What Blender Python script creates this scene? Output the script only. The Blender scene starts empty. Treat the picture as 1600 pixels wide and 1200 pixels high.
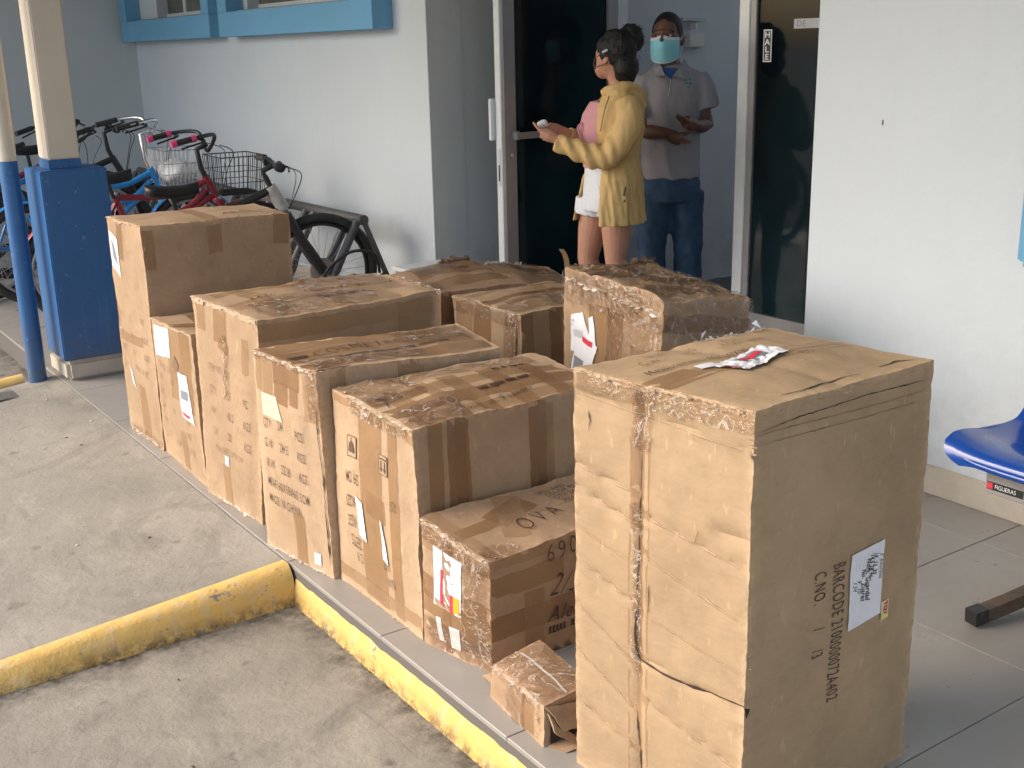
import bpy, bmesh, math, random
from mathutils import Vector, Matrix, noise
from mathutils.bvhtree import BVHTree
R = math.radians
rnd = random.Random(7)
sc = bpy.context.scene
col = sc.collection

# ------------------------------------------------------------------ camera
YAW, PITCH, ROLL, FPX, CAMZ = R(34.464), R(16.099), R(-1.295), 1820.0, 1.52
fw = Vector((math.sin(YAW) * math.cos(PITCH), math.cos(YAW) * math.cos(PITCH), -math.sin(PITCH)))
rt = Vector((math.cos(YAW), -math.sin(YAW), 0))
upv = rt.cross(fw)
rr = rt * math.cos(ROLL) + upv * math.sin(ROLL)
uu = -rt * math.sin(ROLL) + upv * math.cos(ROLL)
cd = bpy.data.cameras.new('camera')
cam = bpy.data.objects.new('camera', cd)
col.objects.link(cam)
cd.sensor_width = 36
cd.lens = 36 * FPX / 1600
cd.clip_start = 0.05
cd.clip_end = 2000
cam.matrix_world = Matrix(((rr.x, uu.x, -fw.x, 0), (rr.y, uu.y, -fw.y, 0), (rr.z, uu.z, -fw.z, CAMZ), (0, 0, 0, 1)))
sc.camera = cam

# ------------------------------------------------------------------ sky, sun, exposure
SUN_AZ = Vector((-1.0, 0.62, 0)).normalized()
SUN_EL = R(36)
w = bpy.data.worlds.new('World')
sc.world = w
w.use_nodes = True
nt = w.node_tree
bg = nt.nodes['Background']
sky = nt.nodes.new('ShaderNodeTexSky')
sky.sky_type = 'NISHITA'
sky.sun_disc = False
sky.sun_elevation = SUN_EL
sky.sun_rotation = math.atan2(SUN_AZ.x, SUN_AZ.y)
sky.air_density = 1.0
sky.dust_density = 4.0
sky.ozone_density = 1.0
nt.links.new(sky.outputs[0], bg.inputs[0])
bg.inputs[1].default_value = 0.15
sd = bpy.data.lights.new('sun', 'SUN')
sd.energy = 0.6
sd.angle = R(60)
sd.color = (1.0, 0.975, 0.94)
sun = bpy.data.objects.new('sun', sd)
col.objects.link(sun)
sdir = Vector((SUN_AZ.x * math.cos(SUN_EL), SUN_AZ.y * math.cos(SUN_EL), math.sin(SUN_EL)))
sun.rotation_euler = sdir.to_track_quat('Z', 'Y').to_euler()
sc.view_settings.view_transform = 'Standard'
sc.view_settings.look = 'None'
sc.view_settings.gamma = 1
sc.view_settings.use_curve_mapping = False
sc.view_settings.exposure = 1.3

# ------------------------------------------------------------------ materials
MATS = {}
def mat(name, color, rough=0.6, metal=0.0, noise_amt=0.0, noise_scale=8.0, color2=None, bump=0.0, bump_scale=60.0,
        spec=0.5, coat=0.0, stretch=(1, 1, 1), emis=None):
    if name in MATS: return MATS[name]
    m = bpy.data.materials.new(name); m.use_nodes = True
    t = m.node_tree; b = t.nodes['Principled BSDF']
    b.inputs['Base Color'].default_value = (*color, 1)
    b.inputs['Roughness'].default_value = rough
    b.inputs['Metallic'].default_value = metal
    b.inputs['Specular IOR Level'].default_value = spec
    b.inputs['Coat Weight'].default_value = coat
    tc = t.nodes.new('ShaderNodeTexCoord'); mp = t.nodes.new('ShaderNodeMapping')
    mp.inputs['Scale'].default_value = stretch
    t.links.new(tc.outputs['Object'], mp.inputs[0])
    if noise_amt > 0:
        n = t.nodes.new('ShaderNodeTexNoise'); n.inputs['Scale'].default_value = noise_scale
        n.inputs['Detail'].default_value = 6; n.inputs['Roughness'].default_value = 0.65
        t.links.new(mp.outputs[0], n.inputs['Vector'])
        r = t.nodes.new('ShaderNodeValToRGB')
        c2 = color2 or tuple(c * 0.6 for c in color)
        r.color_ramp.elements[0].position = 0.5 - 0.32 / max(noise_amt, .01) * .5
        r.color_ramp.elements[1].position = 0.5 + 0.32 / max(noise_amt, .01) * .5
        r.color_ramp.elements[0].position = max(0.0, min(.48, .5 - .25))
        r.color_ramp.elements[1].position = .75
        k = noise_amt
        r.color_ramp.elements[0].color = tuple(color[i] * (1 - k) + c2[i] * k for i in range(3)) + (1,)
        r.color_ramp.elements[1].color = (*color, 1)
        t.links.new(n.outputs[0], r.inputs[0]); t.links.new(r.outputs[0], b.inputs['Base Color'])
    if bump > 0:
        n2 = t.nodes.new('ShaderNodeTexNoise'); n2.inputs['Scale'].default_value = bump_scale
        n2.inputs['Detail'].default_value = 5
        t.links.new(mp.outputs[0], n2.inputs['Vector'])
        bp = t.nodes.new('ShaderNodeBump'); bp.inputs['Strength'].default_value = bump
        bp.inputs['Distance'].default_value = 0.01
        t.links.new(n2.outputs[0], bp.inputs['Height']); t.links.new(bp.outputs[0], b.inputs['Normal'])
    MATS[name] = m
    return m

class G:
    """tiny node graph helper"""
    def __init__(s, name):
        s.m = bpy.data.materials.new(name); s.m.use_nodes = True; s.t = s.m.node_tree
        s.b = s.t.nodes['Principled BSDF']; s.tc = s.n('ShaderNodeTexCoord'); MATS[name] = s.m
    def n(s, k, **kw):
        x = s.t.nodes.new(k)
        for a, v in kw.items(): setattr(x, a, v)
        return x
    def l(s, a, b): s.t.links.new(a, b)
    def noise(s, vec, scale, detail=6, rough=.6, dist=0.0):
        x = s.n('ShaderNodeTexNoise'); x.inputs['Scale'].default_value = scale; x.inputs['Detail'].default_value = detail
        x.inputs['Roughness'].default_value = rough; x.inputs['Distortion'].default_value = dist
        s.l(vec, x.inputs['Vector']); return x.outputs[0]
    def ramp(s, v, stops):
        x = s.n('ShaderNodeValToRGB'); e = x.color_ramp.elements
        while len(e) < len(stops): e.new(.5)
        for i, (p, c) in enumerate(stops):
            e[i].position = p; e[i].color = (c, c, c, 1) if isinstance(c, (int, float)) else (*c, 1)
        s.l(v, x.inputs[0]); return x.outputs[0]
    def mix(s, f, a, b, mode='MIX'):
        x = s.n('ShaderNodeMix'); x.data_type = 'RGBA'; x.blend_type = mode
        for i, v in ((0, f), (6, a), (7, b)):
            if isinstance(v, (int, float)): x.inputs[i].default_value = v
            elif isinstance(v, tuple): x.inputs[i].default_value = (*v, 1)
            else: s.l(v, x.inputs[i])
        return x.outputs[2]
    def map(s, vec, scale=(1, 1, 1), rot=(0, 0, 0), loc=(0, 0, 0)):
        x = s.n('ShaderNodeMapping'); x.inputs['Scale'].default_value = scale; x.inputs['Rotation'].default_value = rot
        x.inputs['Location'].default_value = loc
        s.l(vec, x.inputs[0]); return x.outputs[0]
    def bump(s, h, strength=.3, dist=.01):
        x = s.n('ShaderNodeBump'); x.inputs['Strength'].default_value = strength; x.inputs['Distance'].default_value = dist
        s.l(h, x.inputs['Height'])
        if s.b.inputs['Normal'].is_linked: s.l(s.b.inputs['Normal'].links[0].from_socket, x.inputs['Normal'])
        s.l(x.outputs[0], s.b.inputs['Normal'])
    def set(s, rough=None, spec=None, metal=None):
        if rough is not None: s.b.inputs['Roughness'].default_value = rough
        if spec is not None: s.b.inputs['Specular IOR Level'].default_value = spec
        if metal is not None: s.b.inputs['Metallic'].default_value = metal

def m_cardboard(name, base, stretch_seed=0.0, dirt=.5):
    g = G(name); uv = g.tc.outputs['UV']; ob = g.tc.outputs['Object']
    big = g.noise(g.map(ob, loc=(stretch_seed,) * 3), 3.2, 5, .6)
    dark = tuple(c * .72 for c in base)
    c = g.mix(g.ramp(big, [(.3, 0.0), (.7, 1.0)]), dark, base)
    streak = g.noise(g.map(uv, (3, 45, 1), loc=(stretch_seed, 0, 0)), 4, 3, .5)
    c = g.mix(g.ramp(streak, [(.35, .0), (.75, .14)]), c, tuple(min(1, x * 1.22) for x in base))
    sm = g.noise(g.map(ob, loc=(stretch_seed + 4,) * 3), 13, 8, .72, .6)
    c = g.mix(g.ramp(sm, [(.5, 0.0), (.82, dirt)]), c, (base[0] * .42, base[1] * .40, base[2] * .42))
    sc2 = g.noise(g.map(ob, (1, 1, .35), (0.4, 0.9, 0.2), (stretch_seed,) * 3), 60, 2, .5)
    c = g.mix(g.ramp(sc2, [(.66, 0.0), (.72, .35)]), c, tuple(min(1, x * 1.35) for x in base))
    att = g.n('ShaderNodeAttribute'); att.attribute_name = 'wear'
    wn = g.noise(ob, 55, 5, .7)
    mu = g.n('ShaderNodeMath', operation='MULTIPLY'); g.l(att.outputs['Fac'], mu.inputs[0]); g.l(g.ramp(wn, [(.4, 0.0), (.6, 1.0)]), mu.inputs[1])
    c = g.mix(mu.outputs[0], c, (base[0] * 1.25, base[1] * 1.25, base[2] * 1.3))
    g.l(c, g.b.inputs['Base Color']); g.set(.78, .25)
    g.bump(g.noise(g.map(uv, (1, 1, 1)), 9, 4, .55), .35, .02)
    g.bump(g.noise(g.map(uv, (30, 400, 1)), 2, 1), .03, .004)
    g.bump(g.noise(ob, 110, 4), .12, .004)
    return g.m
CB = [m_cardboard('cardboard_tan', (.42, .29, .18), 0.0), m_cardboard('cardboard_light', (.455, .32, .203), 3.3),
      m_cardboard('cardboard_brown', (.40, .265, .163), 7.1, .6), m_cardboard('cardboard_sand', (.425, .30, .18), 9.7, .35)]
M_CORR = mat('torn_cardboard', (.60, .44, .29), .9, noise_amt=.7, noise_scale=50, bump=.5, bump_scale=200)
M_FRAY = mat('frayed_wrap_edge', (.84, .76, .68), .35, noise_amt=.5, noise_scale=60)
M_DARKGAP = mat('painted_gap_shade', (.05, .03, .018), .9)  # dark colour standing in for the shade inside tears and gaps
def m_tape(name, base, rough, alpha=1.0):
    g = G(name); ob = g.tc.outputs['Object']
    n = g.noise(ob, 14, 5, .6, .5)
    c = g.mix(g.ramp(n, [(.35, 0.0), (.7, 1.0)]), tuple(x * .8 for x in base), base)
    g.l(c, g.b.inputs['Base Color']); g.set(rough, .55)
    g.bump(g.noise(g.map(ob, (1, 1, .3)), 70, 3, .6, 1.0), .35, .006)
    if alpha < 1:
        tr = g.n('ShaderNodeBsdfTransparent'); tr.inputs[0].default_value = (1, .93, .84, 1); mx = g.n('ShaderNodeMixShader'); mx.inputs[0].default_value = alpha
        out = g.t.nodes['Material Output']; g.l(tr.outputs[0], mx.inputs[1]); g.l(g.b.outputs[0], mx.inputs[2]); g.l(mx.outputs[0], out.inputs[0])
    return g.m
M_TAPE = m_tape('brown_tape', (.40, .25, .135), .26, .5)
M_TAPE2 = m_tape('dark_tape', (.34, .195, .10), .24, .6)
M_TAPEL = m_tape('tan_tape', (.48, .33, .20), .26, .42)
def m_wrap():
    g = G('clear_wrap'); ob = g.tc.outputs['Object']
    g.b.inputs['Base Color'].default_value = (.9, .85, .8, 1); g.set(.16, .7)
    g.bump(g.noise(ob, 24, 3, .55, 1.8), 1.0, .02)
    g.bump(g.noise(g.map(ob, (1, 1, .4), (.5, .3, 0)), 120, 3, .6, 1.0), .6, .006)
    tr = g.n('ShaderNodeBsdfTransparent'); tr.inputs[0].default_value = (.97, .93, .88, 1)
    gl = g.n('ShaderNodeBsdfGlossy'); gl.inputs['Roughness'].default_value = .16
    g.l(g.b.inputs['Normal'].links[0].from_socket, gl.inputs['Normal'])
    fr = g.n('ShaderNodeLayerWeight'); fr.inputs[0].default_value = .45
    g.l(g.b.inputs['Normal'].links[0].from_socket, fr.inputs['Normal'])
    rp = g.ramp(fr.outputs['Fresnel'], [(.0, .02), (.7, .36)])
    mx = g.n('ShaderNodeMixShader'); g.l(rp, mx.inputs[0]); g.l(tr.outputs[0], mx.inputs[1]); g.l(gl.outputs[0], mx.inputs[2])
    cr = g.ramp(g.noise(ob, 10, 3, .5, 1.6), [(.485, 0.0), (.5, .38), (.515, 0.0)])  # pale crinkle lines paint glints into the film colour
    df = g.n('ShaderNodeBsdfDiffuse'); df.inputs[0].default_value = (.85, .78, .7, 1)
    mx2 = g.n('ShaderNodeMixShader'); g.l(cr, mx2.inputs[0]); g.l(mx.outputs[0], mx2.inputs[1]); g.l(df.outputs[0], mx2.inputs[2])
    g.l(mx2.outputs[0], g.t.nodes['Material Output'].inputs[0])
    return g.m
M_WRAP = m_wrap()
M_INK = mat('print_ink', (.085, .05, .032), .8, noise_amt=.6, noise_scale=40, color2=(.14, .085, .05))
M_FADE = mat('faded_ink', (.16, .10, .062), .8, noise_amt=.7, noise_scale=35, color2=(.26, .165, .10))
M_MARK = mat('marker_ink', (.03, .015, .012), .6, noise_amt=.5, noise_scale=30, color2=(.10, .05, .03))
M_PAPER = mat('white_paper', (.78, .79, .82), .45, noise_amt=.3, noise_scale=12, color2=(.62, .62, .66))
M_CREAM = mat('cream_paper', (.80, .66, .42), .5)
M_BLACKP = mat('black_print', (.03, .03, .04), .5)
M_GREYP = mat('grey_print', (.22, .23, .27), .5)
M_LGREYP = mat('pale_print', (.5, .52, .56), .5)
M_REDP = mat('red_print', (.62, .04, .07), .5)
M_ORANGE = mat('orange_print', (.85, .38, .03), .5)
M_YELP = mat('yellow_print', (.75, .72, .15), .5)

def m_wall(name, base, k=.08):
    g = G(name); ob = g.tc.outputs['Object']
    c = g.mix(g.ramp(g.noise(ob, .8, 5, .6), [(.3, 0.0), (.7, 1.0)]), tuple(x * (1 - k) for x in base), base)
    c = g.mix(g.ramp(g.noise(ob, 9, 6, .7), [(.60, 0.0), (.85, .25)]), c, tuple(x * .7 for x in base))
    c = g.mix(g.ramp(g.noise(g.map(ob, (6, 6, .5)), 2.2, 4, .6), [(.55, 0.0), (.9, .22)]), c, tuple(x * .75 for x in base))
    sp = g.n('ShaderNodeSeparateXYZ'); g.l(ob, sp.inputs[0]); mr = g.n('ShaderNodeMapRange'); mr.inputs[1].default_value = .75; mr.inputs[2].default_value = .1; g.l(sp.outputs[2], mr.inputs[0])
    mu = g.n('ShaderNodeMath', operation='MULTIPLY'); g.l(mr.outputs[0], mu.inputs[0]); g.l(g.ramp(g.noise(ob, 7, 8, .75), [(.42, 0.0), (.7, .55)]), mu.inputs[1]); c = g.mix(mu.outputs[0], c, tuple(x * .6 for x in base))
    g.l(c, g.b.inputs['Base Color']); g.set(.6, .3)
    g.bump(g.noise(ob, 140, 4), .15, .004); g.bump(g.noise(ob, 5, 3), .25, .02)
    return g.m
M_WALL = m_wall('pale_blue_wall_paint', (.60, .655, .695))
M_WALLG = m_wall('shaded_wall_paint', (.62, .66, .67))  # same paint as the facade, toned apart for the walls in shade
M_BASE = m_wall('cream_baseboard', (.55, .50, .42), .15)
M_FRAME = m_wall('light_blue_paint', (.16, .40, .62), .15)
def m_blue():
    g = G('deep_blue_paint'); ob = g.tc.outputs['Object']; base = (.026, .13, .34)
    c = g.mix(g.ramp(g.noise(ob, 2.2, 6, .6), [(.3, 0.0), (.7, 1.0)]), (.020, .10, .27), base)
    c = g.mix(g.ramp(g.noise(g.map(ob, (7, 7, .5)), 3, 6, .7), [(.56, 0.0), (.8, .5)]), c, (.09, .24, .46))
    c = g.mix(g.ramp(g.noise(ob, 22, 8, .78), [(.63, 0.0), (.66, .85)]), c, (.30, .30, .29))
    sp = g.n('ShaderNodeSeparateXYZ'); g.l(ob, sp.inputs[0]); mr = g.n('ShaderNodeMapRange'); mr.inputs[1].default_value = .35; mr.inputs[2].default_value = .0; g.l(sp.outputs[2], mr.inputs[0])
    mu = g.n('ShaderNodeMath', operation='MULTIPLY'); g.l(mr.outputs[0], mu.inputs[0]); g.l(g.ramp(g.noise(ob, 12, 8, .8), [(.4, 0.0), (.62, .8)]), mu.inputs[1]); c = g.mix(mu.outputs[0], c, (.12, .11, .10))
    g.l(c, g.b.inputs['Base Color']); g.set(.45, .5); g.bump(g.noise(ob, 30, 6, .7), .3, .006); g.bump(g.noise(ob, 5, 3), .3, .02)
    return g.m
M_BLUE = m_blue()
M_CREAMP = m_wall('cream_paint', (.68, .61, .50), .15)
def m_concrete(name, base, spots=.5, kerbdirt=False):
    g = G(name); ob = g.tc.outputs['Object']
    T = lambda k: tuple(min(1, x * k) for x in base)
    c = g.mix(g.ramp(g.noise(ob, .9, 8, .62, .6), [(.36, 0.0), (.62, 1.0)]), (base[0] * .70, base[1] * .72, base[2] * .72), base)
    c = g.mix(g.ramp(g.noise(g.map(ob, (1, 1, 1), loc=(5, 2, 0)), 2.3, 10, .70, 1.2), [(.50, 0.0), (.66, .75)]), c, (base[0] * .56, base[1] * .58, base[2] * .58))
    c = g.mix(g.ramp(g.noise(g.map(ob, (1, .35, 1), (0, 0, .5), (2, 7, 0)), 5, 9, .74, .8), [(.54, 0.0), (.72, .55)]), c, T(1.25))
    c = g.mix(g.ramp(g.noise(g.map(ob, (1, 1, 1), loc=(9, 4, 0)), 14, 7, .8, .5), [(.60, 0.0), (.68, .75)]), c, T(.48))
    c = g.mix(g.ramp(g.noise(ob, 60, 5, .75), [(.50, 0.0), (.75, .3)]), c, T(.6))
    c = g.mix(g.ramp(g.noise(g.map(ob, (1, .12, 1), (0, 0, 1.0)), 20, 5, .6), [(.67, 0.0), (.70, .35)]), c, T(.5))
    v = g.n('ShaderNodeTexVoronoi'); v.inputs['Scale'].default_value = 5.0; v.inputs['Randomness'].default_value = 1
    dn = g.n('ShaderNodeMix'); dn.data_type = 'VECTOR'; dn.inputs[0].default_value = .07
    nz = g.n('ShaderNodeTexNoise'); nz.inputs['Scale'].default_value = 12; g.l(ob, nz.inputs['Vector'])
    g.l(ob, dn.inputs[4]); g.l(nz.outputs['Color'], dn.inputs[5]); g.l(dn.outputs[1], v.inputs['Vector'])
    c = g.mix(g.ramp(v.outputs['Distance'], [(.08, spots), (.13, 0.0)]), c, T(.35))
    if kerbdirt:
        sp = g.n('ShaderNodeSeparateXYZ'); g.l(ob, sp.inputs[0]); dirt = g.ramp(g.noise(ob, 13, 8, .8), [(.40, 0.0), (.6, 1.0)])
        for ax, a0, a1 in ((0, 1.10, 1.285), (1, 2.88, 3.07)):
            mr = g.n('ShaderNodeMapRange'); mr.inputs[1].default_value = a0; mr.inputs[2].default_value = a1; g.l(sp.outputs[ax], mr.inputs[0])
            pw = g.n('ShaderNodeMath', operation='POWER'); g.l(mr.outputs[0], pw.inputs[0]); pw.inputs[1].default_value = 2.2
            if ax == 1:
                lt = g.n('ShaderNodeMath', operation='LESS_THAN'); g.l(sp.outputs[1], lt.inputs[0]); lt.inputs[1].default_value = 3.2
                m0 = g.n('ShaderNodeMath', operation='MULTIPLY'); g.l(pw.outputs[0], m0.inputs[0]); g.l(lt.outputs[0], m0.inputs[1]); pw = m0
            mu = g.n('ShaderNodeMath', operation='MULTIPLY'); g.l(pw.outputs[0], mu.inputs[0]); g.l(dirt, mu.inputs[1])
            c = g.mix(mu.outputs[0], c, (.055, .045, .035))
    g.l(c, g.b.inputs['Base Color']); g.set(.85, .25)
    g.bump(g.noise(ob, 9, 8, .7), .5, .02); g.bump(g.noise(ob, 40, 8, .72), .45, .008); g.bump(g.noise(ob, 170, 4, .7), .25, .003)
    return g.m
M_CONC = m_concrete('rough_concrete', (.325, .295, .25), .75, True)
M_CONCR = m_concrete('smooth_concrete', (.335, .305, .262), .45)
M_ASPH = m_concrete('dark_concrete', (.16, .155, .145), .4)
def m_yellow():
    g = G('chipped_yellow_paint'); ob = g.tc.outputs['Object']
    base = (.72, .47, .14)
    c = g.mix(g.ramp(g.noise(ob, 6, 6, .65), [(.3, 0.0), (.7, 1.0)]), (.64, .42, .13), base)
    c = g.mix(g.ramp(g.noise(g.map(ob, (1, 1, .35)), 22, 7, .75), [(.50, 0.0), (.68, .9)]), c, (.55, .45, .28))
    c = g.mix(g.ramp(g.noise(g.map(ob, loc=(3, 1, 2)), 11, 8, .78), [(.60, 0.0), (.64, 1.0)]), c, (.22, .20, .175))
    gr = g.n('ShaderNodeSeparateXYZ'); g.l(ob, gr.inputs[0])
    mr = g.n('ShaderNodeMapRange'); mr.inputs[1].default_value = -.07; mr.inputs[2].default_value = -.125
    g.l(gr.outputs[2], mr.inputs[0])
    mu = g.n('ShaderNodeMath', operation='MULTIPLY'); g.l(mr.outputs[0], mu.inputs[0])
    g.l(g.ramp(g.noise(ob, 30, 8, .8), [(.42, 0.0), (.58, 1.0)]), mu.inputs[1])
    c = g.mix(mu.outputs[0], c, (.055, .04, .03))
    g.l(c, g.b.inputs['Base Color']); g.set(.6, .35)
    g.bump(g.noise(ob, 18, 7, .7), .6, .015); g.bump(g.noise(ob, 90, 5, .7), .4, .004)
    return g.m
M_YEL = m_yellow()
def m_tile():
    g = G('ceramic_floor_tile'); ob = g.tc.outputs['Object']
    oi = g.n('ShaderNodeObjectInfo')
    base = (.32, .30, .275)
    c = g.mix(oi.outputs['Random'], tuple(x * .92 for x in base), base)
    c = g.mix(g.ramp(g.noise(ob, 3, 7, .65), [(.4, 0.0), (.75, .6)]), c, tuple(x * .78 for x in base))
    c = g.mix(g.ramp(g.noise(ob, 40, 6, .75), [(.58, 0.0), (.75, .4)]), c, tuple(x * .6 for x in base))
    g.l(c, g.b.inputs['Base Color']); g.set(.28, .45)
    g.l(g.ramp(g.noise(ob, 5, 5), [(.3, .22), (.7, .5)]), g.b.inputs['Roughness'])
    g.bump(g.noise(ob, 4, 2), .05, .01)
    return g.m
M_TILE = m_tile()
M_GROUT = mat('dark_grout', (.12, .11, .10), .9)
M_ALU = mat('white_aluminium', (.72, .76, .78), .35, .2, noise_amt=.3, noise_scale=20)
M_ALUG = mat('grey_aluminium', (.34, .34, .35), .4, .4, noise_amt=.3, noise_scale=20)
def m_glass():
    g = G('dark_tinted_glass')
    g.b.inputs['Base Color'].default_value = (.006, .014, .018, 1); g.set(.05, .2)
    g.l(g.mix(g.ramp(g.noise(g.map(g.tc.outputs['Object'], (1, 1, .4)), 1.3, 3), [(.4, 0.0), (.7, 1.0)]), (.004, .007, .010), (.008, .026, .033)), g.b.inputs['Base Color'])
    return g.m
M_GLASS = m_glass()
M_INT = m_wall('interior_grey_paint', (.72, .72, .66))
M_INTF = mat('interior_floor', (.10, .10, .10), .5)
M_BLK = mat('black_plastic', (.018, .018, .02), .45, bump=.1)
M_RUB = mat('black_rubber', (.022, .022, .024), .75, noise_amt=.6, noise_scale=30, color2=(.07, .065, .06), bump=.4, bump_scale=150)
M_CHROME = mat('chrome', (.75, .76, .78), .22, 1.0)
M_STEEL = mat('spoke_steel', (.5, .5, .52), .35, .9)
M_RACK = mat('grey_painted_steel', (.075, .08, .085), .5, .3, noise_amt=.6, noise_scale=25, color2=(.15, .14, .13), bump=.2, bump_scale=80)
M_BIKEB = mat('cyan_blue_enamel', (.02, .24, .60), .3, coat=.4)
M_BIKER = mat('dark_red_enamel', (.26, .02, .035), .35, coat=.4)
M_BIKEW = mat('scuffed_white_enamel', (.62, .61, .55), .4, noise_amt=.8, noise_scale=26, color2=(.2, .19, .17))
M_BIKEK = mat('black_enamel', (.02, .02, .022), .35)
M_PINK = mat('pink_grip', (.75, .08, .24), .5)
M_BAG = mat('white_plastic_bag', (.75, .76, .78), .4, bump=.6, bump_scale=30)
M_SEAT = mat('blue_shell_plastic', (.004, .06, .33), .25, coat=.3, spec=.5, noise_amt=.3, noise_scale=5, color2=(.01, .05, .24))
M_BEAM = mat('grey_beam_paint', (.30, .29, .28), .55, noise_amt=.3)
M_RUST = mat('worn_brown_steel', (.16, .11, .075), .6, .3, noise_amt=.8, noise_scale=18, color2=(.05, .035, .03), bump=.4)
def m_skin(name, base, sss=.08):
    m = mat(name, base, .5, noise_amt=.35, noise_scale=14, color2=(base[0] * .82, base[1] * .68, base[2] * .65), bump=.08, bump_scale=120)
    m.node_tree.nodes['Principled BSDF'].inputs['Subsurface Weight'].default_value = sss
    m.node_tree.nodes['Principled BSDF'].inputs['Subsurface Scale'].default_value = .01
    return m
M_SKIN = m_skin('light_skin', (.56, .30, .20))
M_SKIND = m_skin('dark_skin', (.17, .085, .058), .03)
M_JACKET = mat('mustard_cotton', (.70, .475, .20), .8, noise_amt=.45, noise_scale=7, color2=(.52, .34, .13), bump=.35, bump_scale=45, stretch=(1, 1, .5))
M_PTOP = mat('pink_cotton', (.68, .33, .36), .85, bump=.3, bump_scale=60)
M_SHORT = mat('white_denim', (.78, .80, .84), .85, bump=.3, bump_scale=90)
M_HAIR = mat('black_hair', (.006, .005, .006), .6, bump=.9, bump_scale=90, stretch=(1, 1, .25))
M_POLO = mat('grey_pique_cotton', (.34, .33, .36), .85, noise_amt=.4, noise_scale=6, color2=(.25, .24, .265), bump=.4, bump_scale=40, stretch=(1, 1, .4))
M_JEAN = mat('blue_denim', (.05, .11, .19), .85, noise_amt=.7, noise_scale=7, color2=(.010, .03, .075), bump=.35, bump_scale=50)
M_MASKB = mat('light_blue_mask_cloth', (.30, .74, .86), .7, bump=.2, bump_scale=40)
M_MASKW = mat('white_mask_border', (.75, .80, .84), .7)
M_MASKK = mat('dark_mask_cloth', (.03, .028, .03), .7)
M_UND = mat('royal_blue_cotton', (.02, .08, .28), .8)
M_EYEW = mat('eye_white', (.6, .58, .55), .3)
M_EYEK = mat('eye_dark', (.01, .008, .008), .2)
M_TEAL = mat('teal_embroidery', (.03, .18, .26), .8)
M_WINGL = mat('window_pane_glass', (.05, .06, .05), .12, noise_amt=.8, noise_scale=2.2, color2=(.20, .19, .15))

# ------------------------------------------------------------------ object helpers
def tag(o, label=None, cat=None, group=None, kind=None):
    if label: o['label'] = label
    if cat: o['category'] = cat
    if group: o['group'] = group
    if kind: o['kind'] = kind
    return o
def link(name, me, m, parent=None, smooth=False, angle=None):
    o = bpy.data.objects.new(name, me)
    if m is not None and not me.materials: me.materials.append(m)
    col.objects.link(o)
    if parent is not None: o.parent = parent
    if smooth:
        for p in me.polygons: p.use_smooth = True
        if angle: me.set_sharp_from_angle(angle=angle)
    return o
def fin(name, bm, m, parent=None, smooth=False, angle=None, recalc=True):
    if recalc: bmesh.ops.recalc_face_normals(bm, faces=bm.faces)
    me = bpy.data.meshes.new(name); bm.to_mesh(me); bm.free()
    return link(name, me, m, parent, smooth, angle)
def empty(name, label, cat, group=None, loc=(0, 0, 0)):
    o = bpy.data.objects.new(name, None); o.location = loc; col.objects.link(o); o.empty_display_size = .1
    return tag(o, label, cat, group)
def box(bm, a, b):
    x0, y0, z0 = a; x1, y1, z1 = b
    v = [bm.verts.new(p) for p in ((x0, y0, z0), (x1, y0, z0), (x1, y1, z0), (x0, y1, z0), (x0, y0, z1), (x1, y0, z1), (x1, y1, z1), (x0, y1, z1))]
    for f in ((0, 3, 2, 1), (4, 5, 6, 7), (0, 1, 5, 4), (1, 2, 6, 5), (2, 3, 7, 6), (3, 0, 4, 7)): bm.faces.new([v[i] for i in f])
def boxo(name, a, b, m, parent=None, bev=0.0):
    bm = bmesh.new(); box(bm, a, b)
    if bev: bmesh.ops.bevel(bm, geom=bm.edges[:], offset=bev, segments=2, affect='EDGES')
    return fin(name, bm, m, parent, smooth=bool(bev), angle=R(40))
def tube(bm, pts, rad, seg=10, caps=True, closed=False, flat=None):
    pts = [Vector(p) for p in pts]; n = len(pts)
    rad = rad if isinstance(rad, (list, tuple)) else [rad] * n
    rings = []; prev = None
    for i, p in enumerate(pts):
        if closed: d = pts[(i + 1) % n] - pts[i - 1]
        else: d = pts[min(i + 1, n - 1)] - pts[max(i - 1, 0)]
        d = d.normalized() if d.length > 1e-9 else Vector((0, 0, 1))
        if prev is None:
            a = d.orthogonal().normalized()
        else:
            a = prev - d * prev.dot(d)
            a = a.normalized() if a.length > 1e-6 else d.orthogonal().normalized()
        prev = a; b = d.cross(a)
        r = rad[i]; ra, rb = (r, r) if not isinstance(r, tuple) else r
        rings.append([bm.verts.new(p + a * (math.cos(2 * math.pi * k / seg) * ra) + b * (math.sin(2 * math.pi * k / seg) * rb)) for k in range(seg)])
    m = n if closed else n - 1
    for i in range(m):
        A, B = rings[i], rings[(i + 1) % n]
        for k in range(seg): bm.faces.new((A[k], A[(k + 1) % seg], B[(k + 1) % seg], B[k]))
    if caps and not closed:
        bm.faces.new(rings[0][::-1]); bm.faces.new(rings[-1])
def tubeo(name, pts, rad, m, parent=None, seg=10, closed=False):
    bm = bmesh.new(); tube(bm, pts, rad, seg, closed=closed); return fin(name, bm, m, parent, True, R(50))
def smoothpts(pts, n=6):
    pts = [Vector(p) for p in pts]; out = []
    P = [pts[0]] + pts + [pts[-1]]
    for i in range(1, len(P) - 2):
        for k in range(n):
            t = k / n; a, b, c, d = P[i - 1:i + 3]
            out.append(.5 * ((2 * b) + (c - a) * t + (2 * a - 5 * b + 4 * c - d) * t * t + (3 * b - a - 3 * c + d) * t ** 3))
    out.append(pts[-1]); return out
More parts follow.
